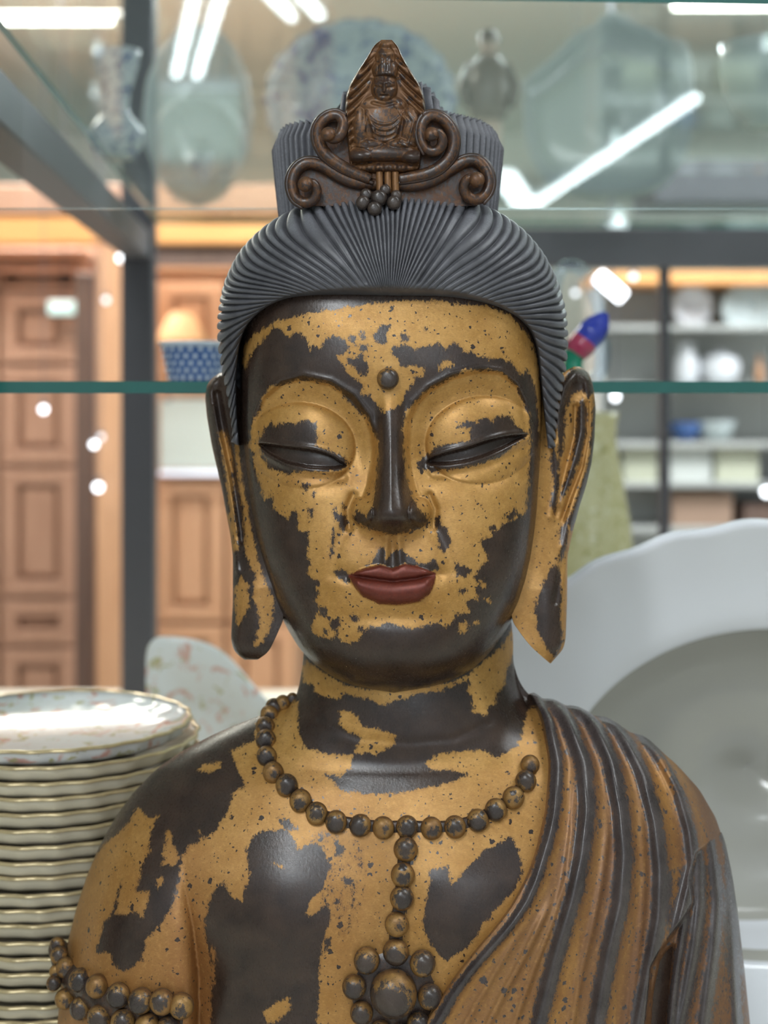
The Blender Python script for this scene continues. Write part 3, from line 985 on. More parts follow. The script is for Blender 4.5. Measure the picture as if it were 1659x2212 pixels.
ev1, ef1, eg1 = ear([(792,1252),(797,1264),(806,1272),(830,1281),(880,1287),(950,1284),(1000,1278),(1050,1266),(1100,1250),(1150,1237),(1200,1226),(1300,1225),(1380,1222),(1402,1217),(1418,1203),(1433,1190)],
                    [(792,1240),(800,1222),(820,1200),(860,1170),(900,1150),(1000,1140),(1100,1130),(1200,1115),(1300,1100),(1345,1108),(1380,1133),(1400,1150),(1420,1173),(1433,1188)],
                    1, rel_R, lambda a, b: paint(a, b, 26, [(-1, p) for p in EAR_R_DARK]),
                    [(0, 240), (0.3, 190), (0.75, 165), (1, 165)], [(0, 285), (0.4, 260), (0.75, 190), (1, 180)])
ev2, ef2, eg2 = ear([(806,474),(812,462),(830,447),(860,443),(900,447),(960,457),(1000,466),(1050,478),(1100,487),(1150,497),(1200,503),(1300,503),(1380,499),(1400,503),(1412,510),(1425,528)],
                    [(806,484),(812,496),(850,525),(900,545),(950,555),(1000,560),(1100,575),(1200,590),(1300,614),(1340,612),(1380,594),(1405,582),(1416,572),(1425,556)],
                    -1, rel_L, lambda a, b: paint(a, b, -26, [(1, p) for p in EAR_L_GOLD]),
                    [(0, 240), (0.3, 190), (0.75, 165), (1, 165)], [(0, 300), (0.4, 285), (0.75, 190), (1, 180)])

# ---------------------------------------------------------------- neck, chest, arms
TL = Curve([(1310,662),(1380,658),(1430,655),(1480,647),(1505,640),(1518,628),(1530,598),(1548,558),(1568,503),(1592,450),(1625,390),(1660,340),(1710,290),(1765,250),(1830,214),(1890,189),(1960,166),(2030,148),(2100,136),(2212,124),(2450,110),(2690,100)], 7)
RR = Curve([(1310,1098),(1350,1105),(1380,1108),(1430,1108),(1465,1118),(1490,1132),(1508,1150),(1520,1190),(1530,1230),(1545,1275),(1570,1335),(1605,1400),(1650,1460),(1705,1510),(1765,1545),(1830,1567),(1900,1582),(1980,1594),(2080,1606),(2212,1620),(2450,1635),(2690,1645)], 7)
TR = lambda py: RR(py) - 16 * sstep(1500, 1560, py)
SYF = Curve([(1310,345),(1500,330),(1530,280),(1560,236),(1600,196),(1650,156),(1700,120),(1800,74),(1900,46),(2000,32),(2212,26),(2450,10),(2690,0)], 14)
SN = Curve([(1310,2.0),(1540,1.9),(1650,2.1),(1800,2.4),(2000,2.6),(2690,2.7)], 20)
NKW = Curve([(1310,226),(1450,230),(1480,236),(1520,252),(1560,278),(1600,318),(1650,380),(1700,450),(2690,600)], 14)
NKY = Curve([(1310,160),(1480,158),(1540,150),(1600,146),(1640,150),(1680,175),(1720,230),(1780,330),(2690,350)], 14)
TYC = 350.0
CREASE_L = [(398,1850),(400,1920),(416,2000),(428,2100),(430,2230)]


def torso_front(px, py, xrf=None):
    xl = TL(py); xr = (xrf or TR)(py)
    c = (xl + xr) / 2; w = (xr - xl) / 2 + 0.5
    q = np.clip(np.abs((px - c) / w), 0, 0.99999)
    n = SN(py)
    y1 = TYC - (TYC - SYF(py)) * (1 - q ** n) ** (1 / n)
    qn = np.clip(np.abs((px - 881) / NKW(py)), 0, 1)
    y2 = TYC - (TYC - NKY(py)) * np.sqrt(1 - qn ** 2)
    k = 34.0
    hh = np.clip(0.5 + 0.5 * (y1 - y2) / k, 0, 1)
    y = y1 * (1 - hh) + y2 * hh - k * hh * (1 - hh)
    r = np.zeros_like(y)
    sx_ = px - np.interp(py, [p[1] for p in CREASE_L], [p[0] for p in CREASE_L])
    r -= 72 * np.where(sx_ > 0, np.exp(-sx_ / 62), np.exp(sx_ / 13)) * sstep(1840, 2140, py)
    r += 38 * gauss(px, py, 285, 2060, 95, 170)
    r += 26 * gauss(px, py, 590, 1960, 110, 110) + 20 * gauss(px, py, 1010, 1960, 110, 110)
    r -= 8 * gauss(px, py, 845, 1960, 40, 130)
    r += 2.5 * np.exp(-(pdist(px, py, [(650, 1640), (760, 1668), (880, 1676), (1000, 1668), (1090, 1630)]) / 20) ** 2)
    r -= 2.0 * np.exp(-(pdist(px, py, [(690, 1560), (780, 1596), (880, 1604), (980, 1596), (1060, 1560)]) / 9) ** 2)
    return y - r * sstep(0, 0.08, 1 - q)


def rows(a):
    return np.concatenate([np.linspace(x0, x1, n, endpoint=False) for x0, x1, n in a] + [[a[-1][1]]])


pyT = rows([(1310, 1510, 60), (1510, 1600, 80), (1600, 1720, 60), (1720, 2240, 190), (2240, 2490, 14)])
NF2, NB2 = 430, 50
s2 = np.linspace(-1, 1, NF2); x2 = np.sin(s2 * math.pi / 2) * 0.8 + s2 * 0.2
xl = TL(pyT)[:, None]; xr = TR(pyT)[:, None]
c = (xl + xr) / 2; w = (xr - xl) / 2 + 0.5
PXt = c + w * x2[None, :]; PYt = pyT[:, None] * np.ones_like(PXt)
Yt = torso_front(PXt, PYt)
tb = np.linspace(0, math.pi, NB2 + 2)[1:-1]
PXb = c + w * np.cos(tb)[None, :]
dB = np.interp(pyT, [1380, 1500, 1600, 1800, 2690], [190, 195, 190, 230, 260])[:, None]
Ybk = TYC + dB * np.sin(tb)[None, :]
PXa = np.concatenate([PXt, PXb], 1); Ya = np.concatenate([Yt, Ybk], 1); PYa = np.broadcast_to(pyT[:, None], PXa.shape)
torso_v = conv(PXa, PYa, Ya).reshape(-1, 3)
torso_f = grid_faces(*PXa.shape, True)
N_UNDER = [(663,1427),(701,1454),(742,1478),(791,1489),(880,1487),(960,1478),(1012,1458),(1084,1394),(1109,1355),(1112,1400),(1100,1440),(1092,1460),(1090,1482),(1070,1499),(1070,1521),(1053,1527),(1053,1546),(1020,1540),(1020,1507),(1006,1494),(1017,1477),(1005,1468),(960,1490),(905,1500),(875,1508),(837,1522),(810,1522),(807,1511),(742,1500),(728,1511),(700,1503),(680,1495),(677,1478),(655,1473),(650,1440)]
N_ISL = [(733,1536),(757,1536),(785,1569),(813,1574),(856,1588),(851,1607),(813,1630),(762,1626),(780,1593),(748,1579),(733,1565)]
C_ALL = [(630,1505),(644,1518),(644,1574),(658,1616),(705,1626),(762,1630),(757,1659),(733,1677),(700,1673),(738,1706),(785,1715),(860,1713),(931,1700),(1000,1682),(1012,1671),(972,1665),(931,1665),(920,1648),(943,1627),(1041,1619),(1076,1636),(1116,1613),(1128,1584),(1140,1530),(1300,1530),(1300,2300),(80,2300),(80,2050),(120,2000),(170,1910),(193,1865),(221,1828),(268,1790),(299,1743),(320,1767),(341,1762),(322,1809),(324,1837),(306,1870),(296,1922),(324,1927),(310,1981),(287,1969),(277,1978),(249,1974),(263,1898),(245,1964),(221,2002),(207,2058),(240,2058),(245,2086),(268,2100),(306,2077),(315,2030),(353,1988),(371,1964),(386,1903),(390,1856),(409,1828),(433,1818),(433,1795),(437,1814),(470,1790),(494,1748),(503,1710),(531,1696),(522,1682),(498,1621),(550,1602),(552,1565),(575,1530),(600,1512)]
C_DARK = [
    [(925,1879),(966,1873),(975,1914),(1001,1885),(1047,1838),(1105,1809),(1116,1827),(1128,1879),(1116,1914),(1093,1942),(1047,1989),(1018,2041),(966,2075),(931,2046),(914,2000),(920,1942),(931,1902)],
    [(564,1795),(621,1790),(644,1837),(686,1818),(715,1870),(696,1922),(668,1945),(663,1983),(710,1950),(715,1988),(696,2039),(691,2091),(691,2129),(682,2230),(569,2230),(456,2230),(456,2091),(442,1988),(461,1927),(484,1903),(494,1936),(522,1945),(541,1894),(531,1837),(545,1809)],
    [(600,1768),(625,1772),(640,1790),(618,1796)], [(722,1815),(745,1828),(738,1850),(726,1840)], [(700,2030),(716,2022),(712,2050),(700,2058)], [(745,1895),(765,1900),(758,1915),(744,1910)], [(724,1940),(732,1938),(732,1952),(724,1952)],
    [(1046,1868),(1060,1866),(1052,1880)],
]
C_GOLD2 = [[(570,2185),(600,2165),(625,2152),(628,2180),(600,2205),(575,2215)], [(425,1662),(440,1650),(475,1645),(478,1660),(450,1668)], [(362,1790),(368,1800),(380,1840),(388,1860),(375,1868),(350,1870),(355,1830)], [(588,1863),(612,1870),(612,1876),(592,1870)], [(340,1900),(350,1890),(352,1905),(342,1925),(335,1915)], [(457,2040),(466,2060),(464,2130),(456,2110)]]
g = paint(PXa, PYa, -30, [(1, C_ALL), (1, N_UNDER), (1, N_ISL)] + [(-1, p) for p in C_DARK] + [(1, p) for p in C_GOLD2])
# thin, speckled leaf between the chest patch and the pendant
thin = np.clip(gauss(PXa, PYa, 700, 1850, 90, 70, 0.6) + gauss(PXa, PYa, 745, 1960, 40, 120), 0, 1)
g = np.where(g > 0, np.minimum(g, 40 - 37 * thin), g)
g[:, NF2:] = 4.0
tone = 0.30 + 0.45 * sstep(1750, 2150, PYa) * (PXa < 560) + 0.3 * np.exp(-(pdist(PXa, PYa, CREASE_L, 160) / 60) ** 2) + 0.3 * gauss(PXa, PYa, 740, 1960, 60, 200) + 0.35 * gauss(PXa, PYa, 1150, 1560, 40, 80)
tone = np.clip(tone - 0.3 * sstep(1720, 1600, PYa), 0, 1)
to_attr = {'gold': g.ravel(), 'lip': np.full(g.size, -40.0), 'tone': tone.ravel()}

bv = np.concatenate([head_v, ev1, ev2, torso_v])
o1 = len(head_v); o2 = o1 + len(ev1); o3 = o2 + len(ev2)
bf = np.concatenate([head_f, ef1 + o1, ef2 + o2, torso_f + o3])
battr = {'gold': np.concatenate([head_attr['gold'], eg1, eg2, to_attr['gold']]),
         'lip': np.concatenate([head_attr['lip'], np.full(len(ev1) + len(ev2), -40.0), to_attr['lip']]),
         'tone': np.concatenate([head_attr['tone'], np.full(len(ev1), 0.35), np.full(len(ev2), 0.35), to_attr['tone']])}
body = S('body', bv, bf, M['lacquer'], None, battr)

# ---------------------------------------------------------------- robe over the shoulder
EDGE = Curve([(1500,1134),(1520,1148),(1560,1166),(1650,1182),(1750,1174),(1850,1150),(1900,1130),(1950,1104),(2000,1068),(2050,1024),(2100,984),(2150,950),(2212,912),(2300,860),(2690,700)], 12)
RIDGES = [
    (Curve([(1490,1150),(1515,1160),(1560,1186),(1650,1206),(1750,1200),(1800,1190),(1900,1160),(1950,1138),(2000,1104),(2050,1060),(2100,1016),(2150,980),(2212,945),(2300,890),(2690,730)], 10), 14, 15),
    (Curve([(1490,1185),(1522,1197),(1560,1226),(1650,1262),(1750,1270),(1850,1258),(1950,1236),(2050,1206),(2150,1180),(2212,1165),(2690,1050)], 10), 20, 22),
    (Curve([(1490,1225),(1535,1247),(1570,1285),(1650,1322),(1750,1342),(1850,1350),(1950,1342),(2050,1318),(2150,1300),(2212,1290),(2690,1210)], 10), 20, 22),
    (Curve([(1490,1270),(1555,1312),(1600,1350),(1680,1392),(1780,1418),(1880,1428),(1980,1425),(2050,1412),(2212,1380),(2690,1300)], 10), 18, 20),
    (Curve([(1490,1330),(1590,1388),(1650,1430),(1720,1468),(1800,1492),(1870,1500),(1990,1470),(2212,1440),(2690,1400)], 10), 18, 17),
]
SLEEVE = [
    (Curve([(1780,1480),(1900,1490),(2000,1478),(2100,1462),(2212,1448),(2690,1400)], 8), 12, 9),
    (Curve([(1780,1525),(1850,1540),(1950,1550),(2050,1542),(2150,1528),(2212,1520),(2690,1480)], 8), 13, 13),
    (Curve([(1780,1556),(1850,1572),(1950,1584),(2100,1588),(2212,1592),(2690,1600)], 8), 12, 10),
    (Curve([(1780,1500),(1850,1510),(1950,1512),(2050,1500),(2150,1482),(2212,1468),(2690,1420)], 8), 14, 14),
]
MINOR = [
    (Curve([(1900,1195),(1950,1188),(2050,1140),(2150,1085),(2212,1055),(2690,880)], 8), 9, 10),
    (Curve([(1960,1160),(2050,1100),(2150,1040),(2212,1005),(2690,830)], 8), 7, 9),
    (Curve([(1620,1235),(1700,1240),(1800,1235),(1900,1222),(2000,1190),(2100,1150),(2212,1110),(2690,960)], 8), 6, 8),
    (Curve([(1700,1305),(1800,1312),(1900,1300),(2000,1280),(2100,1255),(2212,1235),(2690,1130)], 8), 6, 8),
    (Curve([(1700,1378),(1800,1388),(1900,1392),(2000,1385),(2690,1300)], 8), 5, 8),
]
CAP = [(1400,1600),(1470,1640),(1530,1700),(1575,1780),(1562,1802),(1535,1822),(1505,1846),(1492,1900),(1500,1950),(1478,1985),(1452,2020),(1424,2062),(1408,2090),(1390,2300),(800,2300),(1000,1500),(1300,1500)]
HOLE = [(1424,2076),(1440,2052),(1456,2040),(1450,2100),(1440,2212),(1430,2300),(1400,2300),(1410,2150)]


def robe_height(px, py):
    h = np.zeros_like(px)
    rid = np.zeros_like(px); lite = np.zeros_like(px)
    cap = psdf(px, py, CAP, 60)
    on = sstep(-2, 6, cap)
    for cv, A, W in RIDGES:
        d = px - cv(py)
        W2 = np.where(d < 0, W * 0.75, W * 1.15)
        p = np.exp(-(d / W2) ** 2)
        fade = sstep(1495, 1560, py) * 0.6 + 0.4
        h += 1.35 * A * p * fade * on
        rid = np.maximum(rid, np.exp(-((d + 2) / (W * 1.05)) ** 2) * on)
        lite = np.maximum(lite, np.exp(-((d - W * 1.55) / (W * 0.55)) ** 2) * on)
    for cv, A, W in MINOR:
        d = px - cv(py)
        h += A * np.exp(-(d / W) ** 2) * on * sstep(cv.t0, cv.t0 + 120, py)
    for cv, A, W in SLEEVE:
        d = px - cv(py)
        p = np.exp(-(d / W) ** 2) * (1 - on)
        h += 1.5 * A * p
        rid = np.maximum(rid, 0.8 * p)
    h += 24 * on
    h -= 34 * sstep(-4, 8, psdf(px, py, HOLE, 60))
    return h, rid, lite


pyR = rows([(1500, 1600, 90), (1600, 1720, 70), (1720, 2240, 210), (2240, 2490, 14)])
xl = TL(pyR)[:, None]; xr = RR(pyR)[:, None]
c = (xl + xr) / 2; w = (xr - xl) / 2 + 0.5
e = EDGE(pyR)[:, None]
ce = np.arcsin(np.clip((e - c) / w, -0.98, 0.98))
NF3, NB3 = 330, 30
u = np.linspace(0, 1, NF3)[None, :]
ang = ce + (math.pi / 2 - ce) * (1 - (1 - u) ** 1.15)
PXr = c + w * np.sin(ang)
PYr = pyR[:, None] * np.ones_like(PXr)
hh, rid, lite = robe_height(PXr, PYr)
base = torso_front(PXr, PYr, RR)
edge_drop = 1 - sstep(0, 9, PXr - e)
qq = np.clip((PXr - c) / w, 0, 1)
Yr = base - (6 + hh) * sstep(0, 0.05, 1 - qq) * (1 - edge_drop) + 26 * edge_drop
# silhouette bumps where the folds cross the shoulder line
tb = np.linspace(0, 2.4, NB3 + 1)[1:]
PXb = c + w * np.cos(tb)[None, :] + 0 * pyR[:, None]
dB = np.interp(pyR, [1500, 1600, 1800, 2690], [205, 200, 240, 270])[:, None]
Ybk = TYC + dB * np.sin(tb)[None, :]
PXa = np.concatenate([PXr, PXb], 1); Ya = np.concatenate([Yr, Ybk], 1)
PYa = pyR[:, None] * np.ones_like(PXa)
PYa2 = PYa.copy()
PYa2[:, :NF3] -= 10 * rid * (1 - sstep(40, 170, PYr - np.interp(PXr, *[np.array(z) for z in zip(*[(1150,1508),(1230,1530),(1335,1570),(1460,1650),(1545,1765),(1600,2000)])])))
g = 16 - 34 * rid
g = np.maximum(g, psdf(PXr, PYr, [(1418,1640),(1440,1650),(1458,1720),(1452,1745),(1436,1740),(1424,1690)]))
g = np.maximum(g, psdf(PXr, PYr, [(1470,1680),(1510,1720),(1548,1770),(1540,1800),(1512,1822),(1500,1790),(1480,1720)]))
slv = sstep(1400, 1480, PXr) * sstep(1840, 1900, PYr)
g = np.where(slv > 0.5, np.minimum(g, 5 - 26 * rid), g)
g = np.minimum(g, -psdf(PXr, PYr, [(1540,1900),(1600,1900),(1620,2100),(1580,2230),(1560,2100)]) * 0.4 + 4)
g = np.concatenate([g, np.full(PXb.shape, -6.0)], 1)
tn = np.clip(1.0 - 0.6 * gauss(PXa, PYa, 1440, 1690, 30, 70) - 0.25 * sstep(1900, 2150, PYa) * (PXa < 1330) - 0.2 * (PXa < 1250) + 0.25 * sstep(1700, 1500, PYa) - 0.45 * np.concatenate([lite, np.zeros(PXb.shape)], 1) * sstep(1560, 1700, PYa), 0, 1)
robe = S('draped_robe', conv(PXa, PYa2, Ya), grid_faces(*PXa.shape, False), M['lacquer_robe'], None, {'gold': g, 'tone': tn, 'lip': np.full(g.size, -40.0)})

# ---------------------------------------------------------------- hair
HK = [  # (Sx, Sy, Hx, Hy, y_front, y_side)
    (509,960,516,962,190,235),(503,915,510,890,172,235),(494,850,508,815,146,230),(483,800,513,745,116,225),(475,740,530,700,84,220),(475,680,566,663,52,215),(488,612,610,640,26,208),
    (518,548,655,629,8,202),(558,505,692,623,-4,196),(600,474,726,619,-10,190),(640,453,760,616,-16,184),(688,435,794,614,-20,178),(740,424,814,613,-22,172),
    (790,418,829,612,-22,168),(840,415,842,612,-22,166),(890,416,856,612,-22,168),(935,419,868,613,-22,172),(990,427,886,614,-20,178),(1045,446,920,617,-16,184),
    (1090,470,960,621,-10,190),(1130,500,1000,628,-4,196),(1168,545,1045,640,8,202),(1200,605,1090,658,26,208),(1218,672,1128,684,52,215),(1222,740,1154,716,84,220),
    (1217,800,1167,762,116,225),(1205,862,1172,830,146,230),(1196,922,1178,900,172,235),(1190,968,1184,968,190,235)]
HKa = np.array(HK, float)
arc = np.concatenate([[0], np.cumsum(np.linalg.norm(np.diff(HKa[:, :2], axis=0), axis=1))])
hc = [Curve(list(zip(arc, HKa[:, i])), 18) for i in range(6)]
NT_ = 1500
tt = np.linspace(0, arc[-1], NT_)
Sx, Sy, Hx, Hy, yF, yS = [f(tt)[None, :] for f in hc]
q = np.concatenate([np.linspace(-0.9, 0, 14, endpoint=False), np.linspace(0, math.pi / 2, 74, endpoint=False), np.linspace(math.pi / 2, 2.7, 26)])[:, None]
sq = np.sin(q)
r = np.where(q < 0, 0.20 * sq, sq)
px = np.where(q <= math.pi / 2, Hx + (Sx - Hx) * r, 845 + (Sx - 845) * (0.35 + 0.65 * sq))
py = np.where(q <= math.pi / 2, Hy + (Sy - Hy) * r, 640 + (Sy - 640) * (0.35 + 0.65 * sq))
y = np.where(q < 0, yF + 78 * (1 - np.cos(q * 1.6)), yF + (yS - yF) * (1 - np.cos(q)))
# strands: spacing measured on the outer line, bending as they climb
tm = arc[-1] / 2
cen = np.exp(-((tt - tm) / 175.0) ** 4)[None, :]
rr = np.clip(q / (math.pi / 2), 0, 1)
bend = -40 * np.sin(math.pi * rr) * np.sign(tt - tm)[None, :] * (1 - cen) * sstep(60, 300, np.abs(tt - tm))[None, :] * (1 - sstep(380, 560, np.abs(tt - tm)))[None, :]
dens = 1.0 / (15.0 + 7.0 * sstep(130, 190, np.abs(tt - tm)))
cum = np.concatenate([[0], np.cumsum((dens[1:] + dens[:-1]) / 2 * np.diff(tt))])
ph = np.interp((tt[None, :] + bend).ravel(), tt, cum).reshape(bend.shape) + 0.3 * np.sin(tt / 61.0)[None, :]
ph = ph + 0.10 * np.sin(rr * 7 + tt[None, :] / 23.0)
tri = np.abs(((ph % 1.0) - 0.5) * 2)            # 1 in the groove, 0 on the crest
ridge = 1 - tri ** 3.0
seam = np.exp(-((np.abs(tt - tm)[None, :] - 165 + 8 * rr) / 7.0) ** 2)
amp = 12.0 * sstep(-0.35, 0.25, q) * (0.45 + 0.55 * np.clip(rr * 1.6, 0, 1))
disp = amp * (ridge - 0.6) - 3.5 * seam * (q > 0) + 10 * np.sin(math.pi * rr) * (1 - cen) * (q > 0) * (q < math.pi / 2)
L = np.sqrt((Sx - Hx) ** 2 + (Sy - Hy) ** 2) + 1e-6
ox, oy = (Sx - Hx) / L, (Sy - Hy) / L
so = np.clip(sq, 0, 1)
px = px + ox * disp * so; py = py + oy * disp * so; y = y - np.cos(q) * disp
hv = conv(px, py, y).reshape(-1, 3)
hf = grid_faces(len(q), NT_, False)
# smooth crown and back of the head
a1 = np.linspace(0, math.pi, 40)[:, None]; a2 = np.linspace(0, 2 * math.pi, 60, endpoint=False)[None, :]
bxp = 846 + 338 * np.sin(a1) * np.cos(a2); bzp = 765 - 325 * np.cos(a1) + 0 * a2; byp = 330 + 250 * np.sin(a1) * np.sin(a2)
hv2 = conv(bxp, bzp, byp).reshape(-1, 3)
hf2 = grid_faces(40, 60, True) + len(hv)
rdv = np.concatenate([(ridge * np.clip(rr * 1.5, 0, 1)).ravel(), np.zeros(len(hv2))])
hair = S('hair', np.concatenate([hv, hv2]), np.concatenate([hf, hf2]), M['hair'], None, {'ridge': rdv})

# ---------------------------------------------------------------- topknot
TOPX = np.array([585,596,612,640,680,712,722,735,760,800,880,915,930,946,960,975,1000,1045,1070,1084,1092], float)
TOPY = np.array([330,284,271,264,262,262,238,205,186,178,178,180,190,208,238,246,250,262,276,296,340], float)
nu = 900
uu = np.linspace(0, 2 * math.pi, nu, endpoint=False)
sx = np.sin(uu); cy = np.cos(uu)           # front at u=0
vv = np.concatenate([np.linspace(0, 1, 50, endpoint=False), np.linspace(1, 2, 14)])[:, None]
lob = 1 + 0.05 * np.cos(3 * uu) 
half = 246 - 20 * (1 - np.clip(vv, 0, 1)) ** 1.2 * np.ones((1, nu))
pxk = 838 + half * sx[None, :]
topy = np.interp(838 + 246 * sx, TOPX, TOPY); topy = smooth(topy, 3)
tkr = uu * 246 / 21.0
tri = np.abs(((tkr[None, :] % 1.0) - 0.5) * 2)
fr_ = tkr[None, :] % 1.0
rk = np.where(fr_ < 0.7, fr_ / 0.7, (1 - fr_) / 0.3) ** 0.8
v1 = np.clip(vv, 0, 1)
pyk = 500 + (topy[None, :] - 500) * v1
ybase = 300 - 118 * cy[None, :] * (1 + 0.10 * np.cos(3.2 * uu))[None, :]
inw = np.clip(vv - 1, 0, 1)
roundtop = 1 - 0.06 * sstep(0.86, 1.0, v1) 
k = 1 - 0.85 * inw
dd = 15.0 * (rk - 0.5) * (1 - inw)
pxk = 838 + (pxk - 838) * k * roundtop + dd * sx[None, :]
yk = 300 + (ybase - 300) * k * roundtop - dd * cy[None, :]
pyk = pyk - dd * 0.7 * sstep(0.9, 1.0, v1) + 26 * np.sqrt(np.clip(inw, 0, 1)) * (1 - inw) + 20 * inw
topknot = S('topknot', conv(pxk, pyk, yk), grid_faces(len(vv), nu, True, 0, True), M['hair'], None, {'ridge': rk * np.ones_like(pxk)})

# ---------------------------------------------------------------- crown ornament
CL = Curve([(86,824),(92,814),(100,806),(120,795),(150,775),(180,757),(205,748),(240,745),(280,748),(320,752),(345,754),(370,758),(392,790)], 5)
CR = Curve([(86,846),(92,853),(100,860),(120,868),(150,885),(180,905),(205,915),(240,920),(280,918),(320,912),(345,910),(370,905),(392,872)], 5)
pyc = np.linspace(86, 392, 230); uc = np.linspace(-1, 1, 150)[None, :]
xl = CL(pyc)[:, None]; xr = CR(pyc)[:, None]
px = (xl + xr) / 2 + (xr - xl) / 2 * uc; py = pyc[:, None] * np.ones_like(px)
h = 6 * np.ones_like(px)
rays = np.arctan2(px - 832, 330 - py)
side = sstep(0.35, 0.75, np.abs(uc)) * sstep(100, 150, py) * (1 - sstep(300, 340, py))
h += 10 * side * np.abs(np.sin((py - np.abs(px - 832) * 0.9) / 6.5))
h += 7 * np.exp(-((np.abs(uc) - 0.97) / 0.06) ** 2)
for ex, ey, rx, ry, A, p in [(830,190,29,36,34,.5),(832,152,30,26,30,.6),(832,126,24,30,24,.6),(832,104,15,18,16,.6),(826,266,60,60,26,.55),(826,228,56,24,22,.5),(779,278,20,54,24,.5),(886,278,24,54,26,.5),
                             (800,312,36,15,30,.5),(862,312,36,15,30,.5),(833,330,86,22,32,.5),(780,336,32,17,40,.5),(892,338,32,17,40,.5),(833,362,86,13,30,.6)]:
    h = np.maximum(h, A * dome(px, py, ex, ey, rx, ry, 0, p))
for i in range(4):
    arcp = resample([(792 + 5 * i, 246 + 11 * i), (806, 262 + 12 * i), (830, 270 + 12 * i), (854, 262 + 12 * i), (872 - 4 * i, 240 + 12 * i)], 14, 2)
    h += 3.4 * np.exp(-(pdist(px, py, arcp) / 3.0) ** 2)
# tiny face: brows, nose, eyes, mouth
h += 5 * np.exp(-(pdist(px, py, [(830, 178), (830, 196)]) / 3.5) ** 2) + 3 * np.exp(-(pdist(px, py, [(810, 182), (820, 176), (830, 180), (840, 176), (850, 182)]) / 2.8) ** 2)
h -= 4 * np.exp(-(pdist(px, py, [(812, 188), (823, 190)]) / 3) ** 2) + 4 * np.exp(-(pdist(px, py, [(837, 190), (848, 188)]) / 3) ** 2) + 4 * np.exp(-(pdist(px, py, [(822, 207), (838, 207)]) / 2.5) ** 2)
h += 4 * np.exp(-(pdist(px, py, [(804, 168), (818, 160), (832, 158), (846, 160), (858, 168)]) / 4) ** 2) + 3 * np.sin(px / 3.0) * gauss(px, py, 832, 362, 70, 8)
h += 4.0 * np.abs(np.sin((px - 832) / 5.0)) * gauss(px, py, 832, 140, 22, 16) + 3.0 * np.sin(py / 3.5) * gauss(px, py, 832, 115, 16, 20)
h -= 5 * np.exp(-(pdist(px, py, [(806, 222), (830, 228), (854, 222)]) / 4) ** 2)
for pl in ([(852, 226), (878, 262), (866, 300)], [(866, 222), (894, 262), (882, 306)], [(866, 300), (902, 318)], [(862, 308), (900, 326)], [(770, 316), (800, 322)], [(792, 240), (788, 280), (796, 306)]):
    h += 3.4 * np.exp(-(pdist(px, py, pl) / 3.2) ** 2)
edge = sstep(0, 0.05, 1 - np.abs(uc)) * sstep(86, 92, py)
yv = 78 + (py - 300) * 0.08 - h * edge
yb = 78 + (py - 300) * 0.08 + 22 * np.sqrt(np.clip(1 - uc ** 2, 0, 1)) + 6
fv = conv(px, py, yv).reshape(-1, 3); bvv = conv(px, py, yb).reshape(-1, 3)
cg = np.concatenate([(9 - 0.5 * (h - 8)).ravel(), np.full(len(bvv), -10.0)])
crown = S('crown_plaque', np.concatenate([fv, bvv]), np.concatenate([grid_faces(230, 150), grid_faces(230, 150, False, len(fv), True)]), M['crown'], None,
          {'gold': cg, 'tone': np.full(len(cg), 0.5), 'lip': np.full(len(cg), -40.0)})


def tube_on(name, pts, radii, ydep, mat, parent, gold=-6.0, tone=0.6, n=14, npts=80, flat=1.0):
    P = resample([(a, b, c_) for (a, b), c_ in zip(pts, ydep)], npts, 2)
    R = np.interp(np.linspace(0, 1, npts), np.linspace(0, 1, len(radii)), radii)
    W = conv(P[:, 0], P[:, 1], P[:, 2])
    mb = MB(); mb.tube([Vector(x) for x in W], list(R * U), n)
    vs = np.array([tuple(v) for v in mb.v])
    vs[:, 1] = (vs[:, 1] - np.repeat(W[:, 1], n)) * flat + np.repeat(W[:, 1], n)
    return S(name, vs, mb.f, mat, parent, {'gold': np.full(len(vs), gold), 'tone': np.full(len(vs), tone), 'lip': np.full(len(vs), -40.0)})


